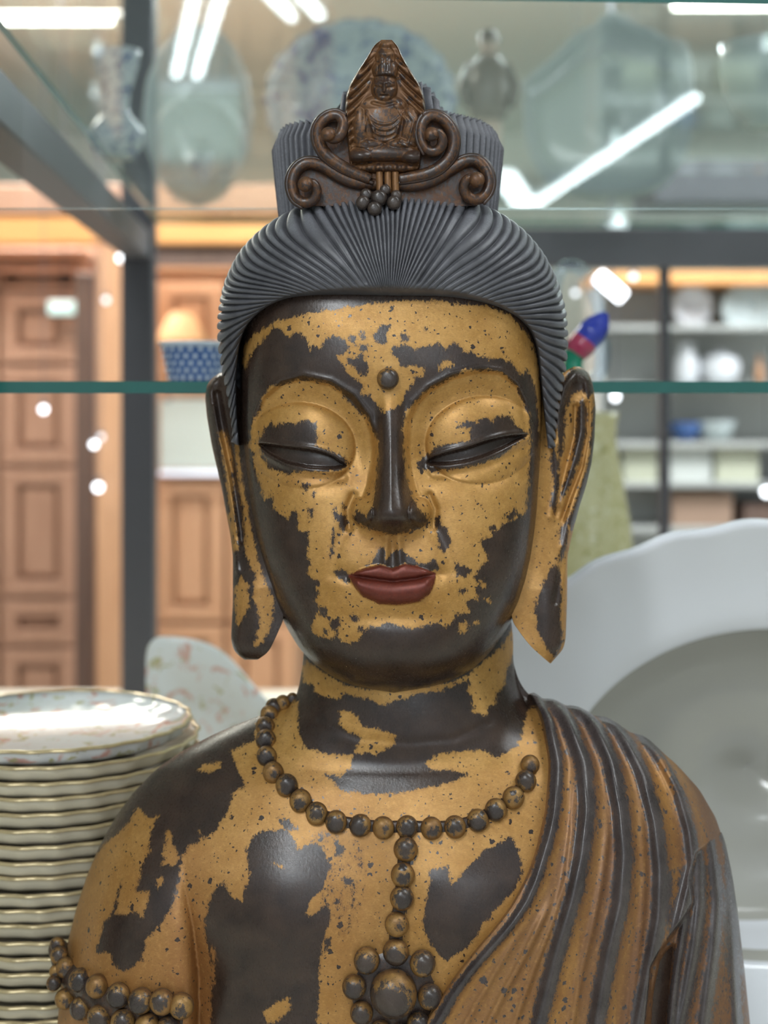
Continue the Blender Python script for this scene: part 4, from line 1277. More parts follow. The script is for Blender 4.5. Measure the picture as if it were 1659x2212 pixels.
SCR = {
    'll': [(820,399),(772,396),(735,382),(700,358),(664,349),(638,366),(628,396),(636,428),(658,440),(679,432),(686,411),(676,394),(660,398)],
    'ul': [(800,388),(750,368),(709,342),(688,312),(684,280),(700,256),(726,246),(742,258),(741,279),(732,298),(716,302),(709,290)],
    'ur': [(862,388),(932,376),(969,348),(983,312),(976,277),(952,252),(925,250),(910,268),(908,298),(922,326),(946,328),(958,306),(948,285),(932,290)],
    'lr': [(850,399),(905,400),(942,386),(977,362),(1012,344),(1041,350),(1058,382),(1056,411),(1038,432),(1012,430),(999,406),(1009,384),(1030,388)],
}
for kx, pts in SCR.items():
    n = len(pts)
    yy = list(np.interp(np.linspace(0, 1, n), [0, 0.3, 0.7, 1], [72, 70, 60, 44]))
    low = kx[0] == 'l'
    if low:
        yy = [v + 10 for v in yy]
    sc_ = tube_on('scroll', pts, [13, 15, 15, 14, 13, 12, 11], yy, M['crown'], crown, 0.0, 0.7, 14, 90)
    # fine second ridge that follows the scroll on its outer side
    P = np.array(pts, float); c0 = P[-3:].mean(0)
    d = P - c0; d /= np.linalg.norm(d, axis=1)[:, None] + 1e-6
    Q = P + d * 11
    tube_on('scroll_rib', [tuple(v) for v in Q[:-4]], [5, 6, 6, 6, 4], [v - 4 for v in yy[:-4]], M['crown'], crown, -8.0, 0.5, 8, 60)
    # dished curl inside the scroll
    cx_, cy_ = P[-1]
    a_ = np.linspace(0, 2 * math.pi, 28, endpoint=False)[None, :]; r_ = np.linspace(0, 1, 8)[:, None]
    rad = 17 if low else 16
    S('scroll_boss', conv(cx_ + rad * r_ * np.cos(a_), cy_ + rad * r_ * np.sin(a_), yy[-1] - 4 - 16 * np.sqrt(1 - r_ ** 2 * 0.98) + 0 * a_), grid_faces(8, 28, True), M['crown'], crown,
      {'gold': np.full(8 * 28, 5.0), 'tone': np.full(8 * 28, 0.7), 'lip': np.full(8 * 28, -40.0)})
# backing plate and stem of the crown
bp = [(640,445),(634,400),(660,360),(700,362),(690,300),(705,262),(745,262),(920,262),(960,262),(978,300),(968,352),(1010,352),(1050,372),(1052,420),(1030,445)]
mb = MB()
bpts = resample(bp, 60, 1)
fr = conv(bpts[:, 0], bpts[:, 1], np.full(60, 92)); bk = conv(bpts[:, 0], bpts[:, 1], np.full(60, 118))
cn = conv(840, 380, 92); cb = conv(840, 380, 118)
vs = np.concatenate([fr, bk, [cn], [cb]])
fs = [(i, (i + 1) % 60, 60 + (i + 1) % 60, 60 + i) for i in range(60)] + [(120, (i + 1) % 60, i) for i in range(60)] + [(121, 60 + i, 60 + (i + 1) % 60) for i in range(60)]
S('scroll_backing', vs, fs, M['crown'], crown, {'gold': np.full(len(vs), 1.0), 'tone': np.full(len(vs), 0.9)}, smooth_shade=False)
for sx0 in (820, 838, 854):
    tube_on('stem_flute', [(sx0, 372), (sx0, 392), (sx0 + 1, 418)], [8, 8, 8], [66, 64, 62], M['crown'], crown, 14.0, 0.15, 10, 14)


def bead_mesh(name, t, seed):
    r_ = np.random.default_rng(seed)
    a1 = np.linspace(0, math.pi, 15)[:, None]; a2 = np.linspace(0, 2 * math.pi, 24, endpoint=False)[None, :]
    x = np.sin(a1) * np.cos(a2); z = np.sin(a1) * np.sin(a2); yy = -np.cos(a1) + 0 * a2   # pole faces forward
    # worn facet
    fx, fz = r_.uniform(-0.25, 0.25, 2)
    d = np.sqrt((x - fx) ** 2 + (z - fz) ** 2)
    yy = np.maximum(yy, -0.90 + 0.10 * d)
    v = np.stack([x, yy, z], -1).reshape(-1, 3)
    me_o = mesh_from(name, v, grid_faces(15, 24, True), M['bead'], None, True,
                     {'gold': ((d - t) * 14 + r_.normal(0, 1, 1)).ravel() - 12 * (yy > 0.2).ravel(), 'tone': np.full(v.shape[0], 0.3) + 0.5 * (yy.ravel() > -0.3), 'lip': np.full(v.shape[0], -40.0)})
    me = me_o.data
    bpy.data.objects.remove(me_o)
    return me


BEADS = [bead_mesh('bead', t, i) for i, t in enumerate((0.5, 0.62, 0.75, 0.9, 0.4, 0.8))]
DARKBEAD = bead_mesh('bead', 1.6, 20)


def put_bead(parent, px, py, y, r, mesh, name='bead', sq=(1.04, 1.0, 1.08)):
    o = bpy.data.objects.new(name, mesh)
    COL.objects.link(o)
    o.parent = parent
    o.location = Vector(conv(px, py, y)) - Vector(SOFF)
    s_ = r * U * (FPX + y) / FPX
    o.scale = (s_ * sq[0], s_ * sq[1], s_ * sq[2])
    o.rotation_euler = (0, random.uniform(-0.6, 0.6), 0)
    return o


put_bead(statue, 838, 818, float(HYF(818)) - 16, 24, bead_mesh('forehead_jewel', 0.95, 31), 'forehead_jewel', (1, 1.0, 1))
# rosette where the crown meets the hair
ros = None
for i, (bx, by, br) in enumerate([(819,428,17),(784,438,15),(809,451,15),(851,438,15),(856,423,12),(791,421,13),(832,411,12)]):
    o = put_bead(statue, bx, by, 58 - (by - 410) * 0.5, br, DARKBEAD, 'rosette_petal' if i else 'rosette_centre')

# ---------------------------------------------------------------- necklace and armband
TF = lambda x, y_: float(torso_front(np.array([float(x)]), np.array([float(y_)]))[0])
NECK = [(632,1509,12),(611,1518,16),(592,1527,18),(582,1543,19),(573,1569,20),(574,1597,21),(576,1633,21),(590,1668,22),(619,1696,23),(649,1729,23),(684,1757,23),(726,1775,23),(778,1783,23),(828,1788,23),(879,1786,23),(932,1789,23),(983,1786,23),(1032,1772,23),(1071,1749,23),(1109,1723,23),(1136,1687,22),(1145,1652,20)]
cord_pts = [(a, b) for a, b, _ in NECK]
cord = tube_on('necklace', cord_pts, [12, 15, 15, 15, 13], [TF(a, b) + 2 for a, b in cord_pts], M['cord'], statue, -2.0, 0.9, 12, 160, 0.6)
for i, (a, b, r_) in enumerate(NECK):
    put_bead(cord, a, b, TF(a, b) - r_ * 0.45, r_, BEADS[(i * 7 + 3) % 6])
CH = [(876,1834,25),(870,1890,25),(868,1940,25),(857,1997,25),(855,2057,27)]
chain = tube_on('pendant_chain', [(878,1800)] + [(a, b) for a, b, _ in CH] + [(851,2120)], [15, 16, 17], [TF(a, b) + 2 for a, b in [(878,1800)] + [(x, z) for x, z, _ in CH] + [(851,2120)]], M['cord'], statue, -2, 0.9, 12, 80, 0.6)
for i, (a, b, r_) in enumerate(CH):
    put_bead(chain, a, b, TF(a, b) - r_ * 0.5, r_, BEADS[(i * 5 + 1) % 6])
PEN = [(792,2075,27),(913,2081,27),(765,2132,25),(929,2153,26),(781,2188,24),(905,2212,25),(822,2228,23),(868,2236,23)]
a_ = np.linspace(0, 2 * math.pi, 40, endpoint=False)[None, :]; r_ = np.linspace(0, 1, 10)[:, None]
ppx = 850 + 92 * r_ * np.cos(a_); ppy = 2146 + 92 * r_ * np.sin(a_)
pend = S('pendant', conv(ppx, ppy, torso_front(ppx, ppy) - 14 * np.sqrt(1 - 0.995 * r_ ** 2) + 2), grid_faces(10, 40, True), M['cord'], None, {'gold': np.full(400, -2.0), 'tone': np.full(400, 0.9)})
put_bead(pend, 850, 2146, TF(850, 2146) - 26, 49, BEADS[3], 'centre_stone')
for i, (a, b, rr_) in enumerate(PEN):
    put_bead(pend, a, b, TF(a, b) - rr_ * 0.55, rr_, BEADS[(i * 3 + 2) % 6])
AB = [(124,2040,14),(128,2064,17),(142,2090,19),(173,2117,22),(210,2130,22),(256,2150,23),(304,2162,24),(350,2164,24),(392,2173,24),
      (116,2124,14),(140,2158,19),(174,2178,21),(215,2197,23),(266,2207,24),(318,2217,24),(364,2224,24),(120,2098,12)]
bandp = [(126,2050),(150,2105),(215,2152),(300,2182),(400,2196)]
band = tube_on('armband', bandp, [26, 34, 40, 42, 40], [TF(a, b) + 10 for a, b in bandp], M['cord'], statue, -1.5, 0.95, 16, 60, 0.45)
for i, (a, b, rr_) in enumerate(AB):
    put_bead(band, a, b, TF(max(a, 150), b) - rr_ * 0.75, rr_ * 1.1, BEADS[(i * 5 + 2) % 6])
# seat under the statue, below the frame
mb = MB(); cb_ = Vector(conv(870, 2490, 300))
zt = (ZC - 0.605)
mb.lathe([(0.0, 0.0), (0.26, 0.0), (0.27, 0.012), (0.262, cb_.z - zt + 0.012), (0.0, cb_.z - zt + 0.012)], 48, (0, 0, 0))
ped = mb.build('pedestal', M['metal_black'], statue, True)
ped.location = Vector((cb_.x, cb_.y, zt)) - Vector(SOFF)
ped.scale = (0.9, 0.42, 1)

# ====================================================================== CROCKERY AND SHOP GOODS
def ordinal(i):
    w = ['first', 'second', 'third', 'fourth', 'fifth', 'sixth', 'seventh', 'eighth', 'ninth', 'tenth', 'eleventh', 'twelfth', 'thirteenth', 'fourteenth', 'fifteenth', 'sixteenth', 'seventeenth', 'eighteenth', 'nineteenth', 'twentieth', 'twenty-first', 'twenty-second', 'twenty-third', 'twenty-fourth', 'twenty-fifth', 'twenty-sixth', 'twenty-seventh', 'twenty-eighth', 'twenty-ninth', 'thirtieth', 'thirty-first', 'thirty-second', 'thirty-third', 'thirty-fourth', 'thirty-fifth', 'thirty-sixth']
    return w[i - 1]


# ---- stack of gilt-edged plates
PR = 0.1115
prof = [(0.0, 0.0), (0.058, 0.0), (0.060, -0.004), (0.064, -0.004), (0.066, 0.001), (0.088, 0.0025), (0.104, 0.0065), (PR - 0.0028, 0.0100), (PR - 0.0008, 0.0160), (PR, 0.0172),
        (PR - 0.0016, 0.0182), (0.104, 0.0120), (0.086, 0.0078), (0.068, 0.0045), (0.0, 0.0040)]


def plate_meshes():
    t = empty('proto')
    a = MB().lathe(prof, 144, (0, 0, 0), 0.010, 24).build('plate_body', M['cream_glaze'], None, True)
    rim = [(PR - 0.0030, 0.0180), (PR - 0.0012, 0.0190), (PR + 0.0008, 0.0180), (PR + 0.0008, 0.0166), (PR - 0.0010, 0.0160)]
    b = MB().lathe(rim, 144, (0, 0, 0), 0.010, 24).build('gilt_rim', M['gilt'], None, True)
    c = MB().lathe(prof, 144, (0, 0, 0), 0.010, 24).build('plate_body', M['floral'], None, True)
    r = (a.data, b.data, c.data)
    for o in (a, b, c, t):
        bpy.data.objects.remove(o)
    return r


pm_body, pm_rim, pm_top = plate_meshes()
NPL = 27
pc = at(118, 1552, 1.215)
ztop = pc.z - 0.018
pitch = (ztop - (ZT + 0.0045)) / (NPL - 1)
for i in range(NPL):
    r_ = empty('dinner_plate', (pc.x + random.uniform(-0.002, 0.002) + (0.004 if i in (1, 2) else 0), pc.y + random.uniform(-0.002, 0.002), ztop - i * pitch), random.uniform(0, 6.28))
    k = 1.0 + (0.02 if 0 < i < 3 else random.uniform(-0.008, 0.012))
    if i > 12: k += 0.012
    r_.scale = (k, k, 1)
    b = bpy.data.objects.new('plate_body', pm_top if i == 0 else pm_body); COL.objects.link(b); b.parent = r_
    c = bpy.data.objects.new('gilt_rim', pm_rim); COL.objects.link(c); c.parent = r_
    tag(r_, 'white floral plate with gilt rim lying on top of the plate stack' if i == 0 else 'cream gilt-edged plate, %s from the top of the stack' % ordinal(i + 1), 'plate', 'gilt-edged plates stacked beside the statue')


# ---- dishes built from an outline: rings from rim to centre with a well
def dish(name, outline, d, rings, mat, label, cat='plate', tilt=0.0, thick=0.006, nseg=160, group=None, smooth_k=2, yaw=0.0, well=None, inner=None):
    """outline in frame units at distance d; rings = list of (scale, depth m) from rim to centre"""
    P = np.array(outline, float)
    P = np.concatenate([P, P[:1]])
    Q = resample(P, nseg + 1, smooth_k)[:-1]
    w = np.array([at(x, y, d) for x, y in Q])
    lo = w[:, 2].min(); cx = (w[:, 0].min() + w[:, 0].max()) / 2; cz = (w[:, 2].min() + w[:, 2].max()) / 2
    loc = Vector((cx, d, lo))
    vs = []; n = nseg
    wi = w
    if inner is not None:
        Qi = resample(np.concatenate([np.array(inner, float), np.array(inner[:1], float)]), nseg + 1, 0)[:-1]
        wi = np.array([at(x, y, d) for x, y in Qi])
    for sc, dep in rings:
        for x, _, z in (w if sc > 0.9 else wi):
            vs.append(((x - cx) * sc, dep, (z - cz) * sc + (cz - lo)))
    m = len(rings)
    for sc, dep in rings[::-1]:
        for x, _, z in (w if sc > 0.9 else wi):
            vs.append(((x - cx) * sc * 0.995, dep + thick, (z - cz) * sc * 0.995 + (cz - lo)))
    fs = []
    for j in range(2 * m - 1):
        for i in range(n):
            i2 = (i + 1) % n
            fs.append((j * n + i, j * n + i2, (j + 1) * n + i2, (j + 1) * n + i))
    for i in range(n):
        i2 = (i + 1) % n
        fs.append(((2 * m - 1) * n + i, (2 * m - 1) * n + i2, i2, i))
    mb = MB(); mb.v = vs; mb.f = fs
    o = mb.build(name, mat, None, True, loc)
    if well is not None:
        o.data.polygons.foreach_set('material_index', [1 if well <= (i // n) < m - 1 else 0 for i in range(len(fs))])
    o.rotation_euler = (tilt, 0, yaw)
    return tag(o, label, cat, group)


def ell(cx, cy, a, b, n=48, wave=0.0, lobes=0, b2=None):
    out = []
    for i in range(n):
        t = 2 * math.pi * i / n
        k = 1 + wave * math.cos(lobes * t)
        s_ = math.sin(t)
        out.append((cx + a * k * math.cos(t), cy + (b if s_ < 0 else (b2 or b)) * k * s_))
    return out


big = ell(1700, 1800, 825, 680, 220, 0.006, 30, 582)
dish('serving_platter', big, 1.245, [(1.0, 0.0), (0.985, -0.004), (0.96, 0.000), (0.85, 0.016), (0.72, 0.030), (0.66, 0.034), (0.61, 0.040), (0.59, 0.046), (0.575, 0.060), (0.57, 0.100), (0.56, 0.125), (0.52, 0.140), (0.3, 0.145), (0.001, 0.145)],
     [M['white_glaze'], M['well_grey']], 'large white wavy-rimmed serving platter leaning behind the draped shoulder', 'platter', 0.0, 0.006, 240, None, 0, well=7, inner=ell(1700, 1800, 825, 680, 220, 0, 0, 582))
dish('floral_dish', [(316,1520),(314,1450),(316,1400),(330,1380),(345,1374),(380,1375),(418,1380),(450,1390),(477,1404),(500,1424),(517,1444),(538,1468),(557,1491),(575,1508),(589,1523),(606,1560),(625,1650),(630,1780),(600,1920),(520,2005),(420,2022),(350,1985),(320,1850),(315,1650)],
     1.62, [(1.0, 0.0), (0.97, -0.003), (0.8, 0.006), (0.62, 0.012), (0.55, 0.022), (0.3, 0.026), (0.001, 0.026)], M['floral'], 'white dish with pink and green flower sprigs standing behind the plate stack', 'dish', 0.0, 0.004)

# ---- porcelain on the upper glass shelf
ZS = ZC + 0.3205
KD = 0.3205 / 0.306      # shelf goods keep their rows when the shelf is raised


def lathe_obj(name, prof, px, d, mat, label, cat, n=48, z0=ZS, group=None, scal=0, lobes=0):
    """prof: (half width px, frame row) at distance d, listed bottom to top; stands on z0"""
    k = d / FPX
    pb = prof[0][1]
    pr = [(w_ * k, (pb - y_) * k) for w_, y_ in prof]
    mb = MB().lathe(pr, n, (0, 0, 0), scal, lobes)
    o = mb.build(name, mat, None, True, (at(px, 0, d).x, d, z0))
    return tag(o, label, cat, group)


GP = 'porcelain on the upper glass shelf'
lathe_obj('vase', [(0, 344), (38, 344), (44, 338), (57, 318), (62, 300), (58, 282), (42, 264), (29, 248), (27, 232), (31, 200), (40, 170), (47, 145), (50, 125), (53, 112), (49, 114), (44, 130), (30, 200), (22, 240), (0, 250)], 251, 1.98 * KD, M['vase_glaze'],
          'slender blue and white vase with flared neck on the glass shelf', 'vase', group=GP)
dish('oval_dish', ell(427, 250, 118, 196, 64, 0.012, 16), 2.50 * KD, [(1.0, 0.0), (0.97, -0.004), (0.85, 0.008), (0.75, 0.016), (0.4, 0.02), (0.001, 0.02)], M['grey_glaze'], 'tall oval dish with blue edge standing behind the small round bowl', 'dish', 0, 0.004, group=GP)
dish('round_plate', ell(428, 310, 104, 104, 48, 0.012, 12), 2.32 * KD, [(1.0, 0.0), (0.96, -0.004), (0.8, 0.008), (0.6, 0.014), (0.3, 0.016), (0.001, 0.016)], M['grey_glaze'], 'round pale plate with shiny scalloped edge in front of the oval dish', 'plate', 0, 0.004, group=GP)
lathe_obj('small_cup', [(0, 404), (12, 404), (14, 398), (21, 380), (24, 350), (25, 338), (22, 340), (18, 380), (0, 392)], 434, 2.24 * KD, M['bluewhite'], 'small blue and white cup below the round plate', 'cup', 24, group=GP)
dish('fluted_plate', ell(778, 218, 208, 178, 96, 0.018, 22), 2.20 * KD, [(1.0, 0.0), (0.97, -0.005), (0.85, 0.004), (0.7, 0.014), (0.55, 0.02), (0.3, 0.022), (0.001, 0.022)], M['bluewhite'], 'large blue and white scalloped plate standing behind the crown', 'plate', 0, 0.005, group=GP)
wavy = [(1128,215),(1150,196),(1190,172),(1225,140),(1250,122),(1280,112),(1318,84),(1350,96),(1372,110),(1410,118),(1440,136),(1476,136),(1492,160),(1500,230),(1490,320),(1450,392),(1380,420),(1240,420),(1170,392),(1132,320)]
dish('wavy_dish', wavy, 2.34 * KD, [(1.0, 0.0), (0.975, -0.010), (0.94, 0.008), (0.90, -0.008), (0.85, 0.014), (0.7, 0.022), (0.3, 0.026), (0.001, 0.026)], M['grey_glaze'], 'white serving dish with wavy double rim, front one right of the figurine', 'dish', 0, 0.006, group=GP, smooth_k=1)
dish('wavy_dish', [(x, (y - 420) * 1.22 + 430) for x, y in wavy], 2.42 * KD, [(1.0, 0.0), (0.97, -0.006), (0.9, 0.006), (0.7, 0.016), (0.3, 0.02), (0.001, 0.02)], M['grey_glaze'], 'taller white serving dish behind the wavy double-rimmed dish', 'dish', 0, 0.006, group=GP, smooth_k=1)
lathe_obj('bowl', [(0, 276), (52, 276), (56, 268), (58, 262), (84, 240), (102, 205), (110, 165), (113, 120), (112, 96), (106, 98), (100, 190), (60, 245), (0, 255)], 1668, 1.745 * KD, M['grey_glaze'], 'round pale bowl at the right end of the upper glass shelf', 'bowl', 56, group=GP)

fg = empty('figurine', (at(1055, 0, 2.40 * KD).x, 2.40 * KD, ZS))
k = 2.40 * KD / FPX
M['fig_brown'] = plain('figurine_brown', srgb(112, 98, 92), 0.3)
M['fig_skin'] = plain('figurine_skin', srgb(206, 180, 162), 0.3)
MB().lathe([(0, 0), (46 * k, 0), (48 * k, 6 * k), (40 * k, 16 * k), (0, 18 * k)], 32).build('base', M['grey_glaze'], fg, True)
MB().lathe([(0, 14 * k), (30 * k, 16 * k), (27 * k, 80 * k), (31 * k, 150 * k), (20 * k, 185 * k), (0, 190 * k)], 28).build('skirt', M['fig_skin'], fg, True)
MB().lathe([(0, 165 * k), (34 * k, 168 * k), (44 * k, 190 * k), (46 * k, 240 * k), (40 * k, 285 * k), (22 * k, 305 * k), (0, 308 * k)], 28).build('jacket', M['fig_brown'], fg, True)
for sx in (-1, 1):
    MB().tube([(sx * 36 * k, 0, 285 * k), (sx * 56 * k, -8 * k, 240 * k), (sx * 48 * k, -24 * k, 195 * k)], [13 * k, 12 * k, 9 * k], 10).build('arm', M['fig_brown'], fg, True)
MB().lathe([(0, 300 * k), (9 * k, 302 * k), (16 * k, 318 * k), (19 * k, 332 * k), (14 * k, 350 * k), (0, 354 * k)], 24).build('head', M['fig_skin'], fg, True)
MB().lathe([(22 * k, 336 * k), (21 * k, 350 * k), (14 * k, 362 * k), (0, 366 * k)], 24).build('hat', M['fig_brown'], fg, True)
tag(fg, 'brown-jacketed porcelain figurine standing right of the topknot', 'figurine', GP)

# ---- things on the middle glass shelf
ZM = ZC + 0.0045
d = 1.50; k = d / FPX
cg_ = empty('cut_glass_bowl', (at(420, 0, d).x, d, ZM))
M['blue_glass'] = plain('blue_overlay_glass', srgb(70, 104, 164), 0.08, 0, 0.2, 60)
M['pale_stud'] = plain('pale_cut_glass', srgb(206, 218, 234), 0.06)
MB().lathe([(0, 0), (52 * k, 0), (54 * k, 3 * k), (62 * k, 40 * k), (70 * k, 78 * k), (76 * k, 84 * k), (72 * k, 85 * k), (60 * k, 50 * k), (48 * k, 8 * k), (0, 6 * k)], 56).build('bowl_body', M['blue_glass'], cg_, True)
MB().lathe([(69 * k, 76 * k), (76 * k, 80 * k), (78 * k, 86 * k), (70 * k, 88 * k), (69 * k, 80 * k)], 56).build('pale_rim', M['pale_stud'], cg_, True)
sm = MB(); sm.add([(0, -4.2 * k, 0), (5.4 * k, 0, 0), (0, 0, 6.6 * k), (-5.4 * k, 0, 0), (0, 0, -6.6 * k)], [(0, 1, 2), (0, 2, 3), (0, 3, 4), (0, 4, 1)])
so_ = sm.build('stud', M['pale_stud'], cg_)
first = True
for row in range(5):
    zz = (10 + row * 15) * k; rad = (54.5 + (10 + row * 15) * 0.205) * k
    for i in range(20):
        a = 2 * math.pi * (i + 0.5 * (row % 2)) / 20
        if math.sin(a) > 0.35:
            continue
        o = so_ if first else so_.copy()
        if not first: COL.objects.link(o)
        first = False
        o.location = (rad * math.cos(a), rad * math.sin(a), zz); o.rotation_euler = (0, 0, a + math.pi / 2)
tag(cg_, 'blue and white cut glass bowl on the shelf beside the left ear', 'bowl')

d = 1.47; k = d / FPX
gs = empty('glass_ornament', (at(1245, 0, d).x, d, ZM))
GO = Vector(gs.location)
M['g_blue'] = plain('blue_art_glass', srgb(52, 66, 168), 0.08)
M['g_red'] = plain('red_art_glass', srgb(170, 62, 92), 0.08)
M['g_green'] = plain('green_art_glass', srgb(22, 128, 100), 0.08)
M['g_clear'] = glass('clear_art_glass', (0.86, 0.91, 0.97, 1), 0.03, 1.5)


def gtube(name, pts, radii, mat, parent, off, dd, n=16, npts=24):
    Q = resample([(a, b) for a, b in pts], npts, 2)
    R = np.interp(np.linspace(0, 1, npts), np.linspace(0, 1, len(radii)), radii) * dd / FPX
    return MB().tube([at(a, b, dd) - off for a, b in Q], list(R), n).build(name, mat, parent, True)


gtube('blue_end', [(1309, 676), (1290, 704), (1270, 728), (1262, 738)], [8, 26, 32, 30], M['g_blue'], gs, GO, d)
gtube('red_band', [(1264, 734), (1252, 750), (1242, 764)], [31, 31, 25], M['g_red'], gs, GO, d)
gtube('green_foot', [(1244, 760), (1238, 782), (1238, 816), (1240, 824)], [24, 20, 22, 30], M['g_green'], gs, GO, d)
gtube('clear_loop', [(1300, 690), (1285, 640), (1268, 590), (1235, 570), (1205, 584), (1196, 640), (1204, 720), (1226, 770)], [14, 15, 15, 15, 15, 14, 12, 10], M['g_clear'], gs, GO, d, 16, 60)
gtube('clear_tail', [(1292, 712), (1304, 750), (1300, 800), (1280, 822)], [16, 20, 18, 14], M['g_clear'], gs, GO, d)
tag(gs, 'clear glass ornament with blue, red and green segments beside the right ear', 'ornament')

# ---------------------------------------------------------------- shop furniture behind, left
def panel_cupboard(name, px0, px1, d, py_top, label, mat, cols, row_breaks, depth=0.45, frame_mat=None):
    x0 = at(px0, 0, d).x; x1 = at(px1, 0, d).x
    zt = at(0, py_top, d).z
    W = x1 - x0
    t = empty(name, ((x0 + x1) / 2, d + depth / 2, 0))
    MB().box((0, 0.01, zt / 2), (W, depth - 0.02, zt), 0, 0.004).build('carcass', frame_mat or mat, t)
    MB().box((0, -0.01, zt + 0.015), (W + 0.04, depth + 0.02, 0.03), 0, 0.006).build('top_moulding', frame_mat or mat, t)
    cw = W / cols
    zz = [0.06] + row_breaks + [zt - 0.02]
    for c_ in range(cols):
        xc = -W / 2 + cw * (c_ + 0.5)
        for j in range(len(zz) - 1):
            h_ = zz[j + 1] - zz[j] - 0.012
            zc = (zz[j] + zz[j + 1]) / 2
            dr = MB()
            f_ = 0.045
            yf = -depth / 2 - 0.004
            dr.box((xc, yf, zc + h_ / 2 - f_ / 2), (cw - 0.012, 0.026, f_), 0, 0.004).box((xc, yf, zc - h_ / 2 + f_ / 2), (cw - 0.012, 0.026, f_), 0, 0.004)
            dr.box((xc - cw / 2 + 0.006 + f_ / 2, yf, zc), (f_, 0.026, h_ - 2 * f_), 0, 0.003).box((xc + cw / 2 - 0.006 - f_ / 2, yf, zc), (f_, 0.026, h_ - 2 * f_), 0, 0.003)
            o = dr.build('door_frame', mat, t)
            MB().box((xc, yf + 0.006, zc), (cw - 2 * f_ - 0.03, 0.02, h_ - 2 * f_ - 0.02), 0, 0.008).build('door_panel', mat, o)
    return tag(t, label, 'cupboard')


dl = 4.4
zrow = lambda py, d_: at(0, py, d_).z
panel_cupboard('wooden_cupboard', 336, 640, dl, 590, 'tall orange wooden cupboard with panelled doors right of the black post', M['wood_orange'], 2, [zrow(1345, dl), zrow(1035, dl), zrow(820, dl)])
panel_cupboard('wooden_cupboard', -330, 168, dl - 0.2, 560, 'wide brown wooden cupboard at the left edge of the picture', M['wood_brown'], 3, [zrow(1370, dl), zrow(1270, dl), zrow(1000, dl), zrow(790, dl), zrow(640, dl)])
o = post('dark_wooden_post', 166, 206, 4.1, 0.0, at(0, 590, 4.1).z, M['wood_dark'], None, Vector((0, 0, 0)), 0.06)
tag(o, 'narrow dark wooden post left of the orange post', 'post')
o = post('orange_wooden_post', 212, 262, 4.0, 0.0, at(0, 531, 4.0).z, M['wood_orange'], None, Vector((0, 0, 0)), 0.06)
tag(o, 'orange wooden post beside the black frame post', 'post')
# beam of warm wood across the left, with a paler upper fillet
bm_ = empty('wooden_beam', (at(230, 0, 4.0).x, 4.0, at(0, 530, 4.0).z))
BO = Vector(bm_.location)
for nm, y0, y1, dd, mt in (('lower_board', 468, 530, 0.06, M['wood_orange_x']), ('upper_fillet', 402, 466, 0.09, M['wood_brown'])):
    a0 = at(-320, y1, 4.0); a1 = at(700, y0, 4.0)
    ob = MB().box((0, 0, 0), (a1.x - a0.x, dd, a1.z - a0.z), 0, 0.006).build(nm, mt, bm_)
    ob.location = (a0 + a1) / 2 - BO
a0 = at(215, 576, 4.03); a1 = at(700, 531, 4.03)
ob = MB().box((0, 0, 0), (a1.x - a0.x, 0.05, a1.z - a0.z), 0, 0.004).build('shadow_board', M['wood_dark'], bm_); ob.location = (a0 + a1) / 2 - BO  # dark board standing in for the shadow under the beam
tag(bm_, 'warm orange wooden beam across the shop, left of the topknot', 'beam')
o = post('brown_panelling', -420, 720, 5.2, 0.0, at(0, 505, 5.2).z, M['wood_brown'], None, Vector((0, 0, 0)), 0.05)
tag(o, 'plain brown wooden panelling far behind the cupboards', 'panelling')
# board and lit strip seen between post and ear
pb_ = empty('display_board', (at(410, 0, 4.34).x, 4.34, at(0, 1012, 4.34).z))
PO = Vector(pb_.location)
a0 = at(345, 1012, 4.34); a1 = at(520, 862, 4.34)
ob = MB().box((0, 0, 0), (a1.x - a0.x, 0.016, a1.z - a0.z), 0, 0.003).build('board', M['wall'], pb_); ob.location = (a0 + a1) / 2 - PO
for sx in (-0.4, 0.4):
    ob = MB().box((0, 0, 0), (0.02, 0.022, 0.012), 0, 0.002).build('clip', M['metal_dark'], pb_); ob.location = Vector(((a0.x + a1.x) / 2 + sx * (a1.x - a0.x), 4.34, a1.z)) - PO
tag(pb_, 'pale grey display board between the black post and the left ear', 'board')
M['led'] = emit('led_strip', (0.72, 0.82, 1.0, 1), 1.1)
a0 = at(345, 1022, 4.32); a1 = at(520, 1022, 4.32)
lt = MB().bar((0, 0, 0), a1 - a0, 0.007, 0.007, 10).build('light_strip', M['led'], None, True, a0)
tag(lt, 'thin bluish light strip below the pale board', 'light strip')

zsh = at(0, 738, 4.27).z
fl = empty('wall_lamp', (at(392, 0, 4.27).x, 4.27, zsh))
kf = 4.27 / FPX
MB().lathe([(56 * kf, 0), (24 * kf, 62 * kf), (23 * kf, 62 * kf), (54 * kf, 0)], 36).build('lamp_shade', M['shade'], fl, True)
MB().bar((0, 0, 30 * kf), (0, 0.12, 30 * kf), 0.006, 0.006, 10).build('arm', M['metal_dark'], fl, True)
MB().lathe([(0, 22 * kf), (0.012, 22 * kf), (0.016, 34 * kf), (0.010, 44 * kf), (0, 46 * kf)], 20).build('bulb_holder', M['metal_dark'], fl, True)
tag(fl, 'wall lamp with peach shade just above the blue cut glass bowl', 'lamp')

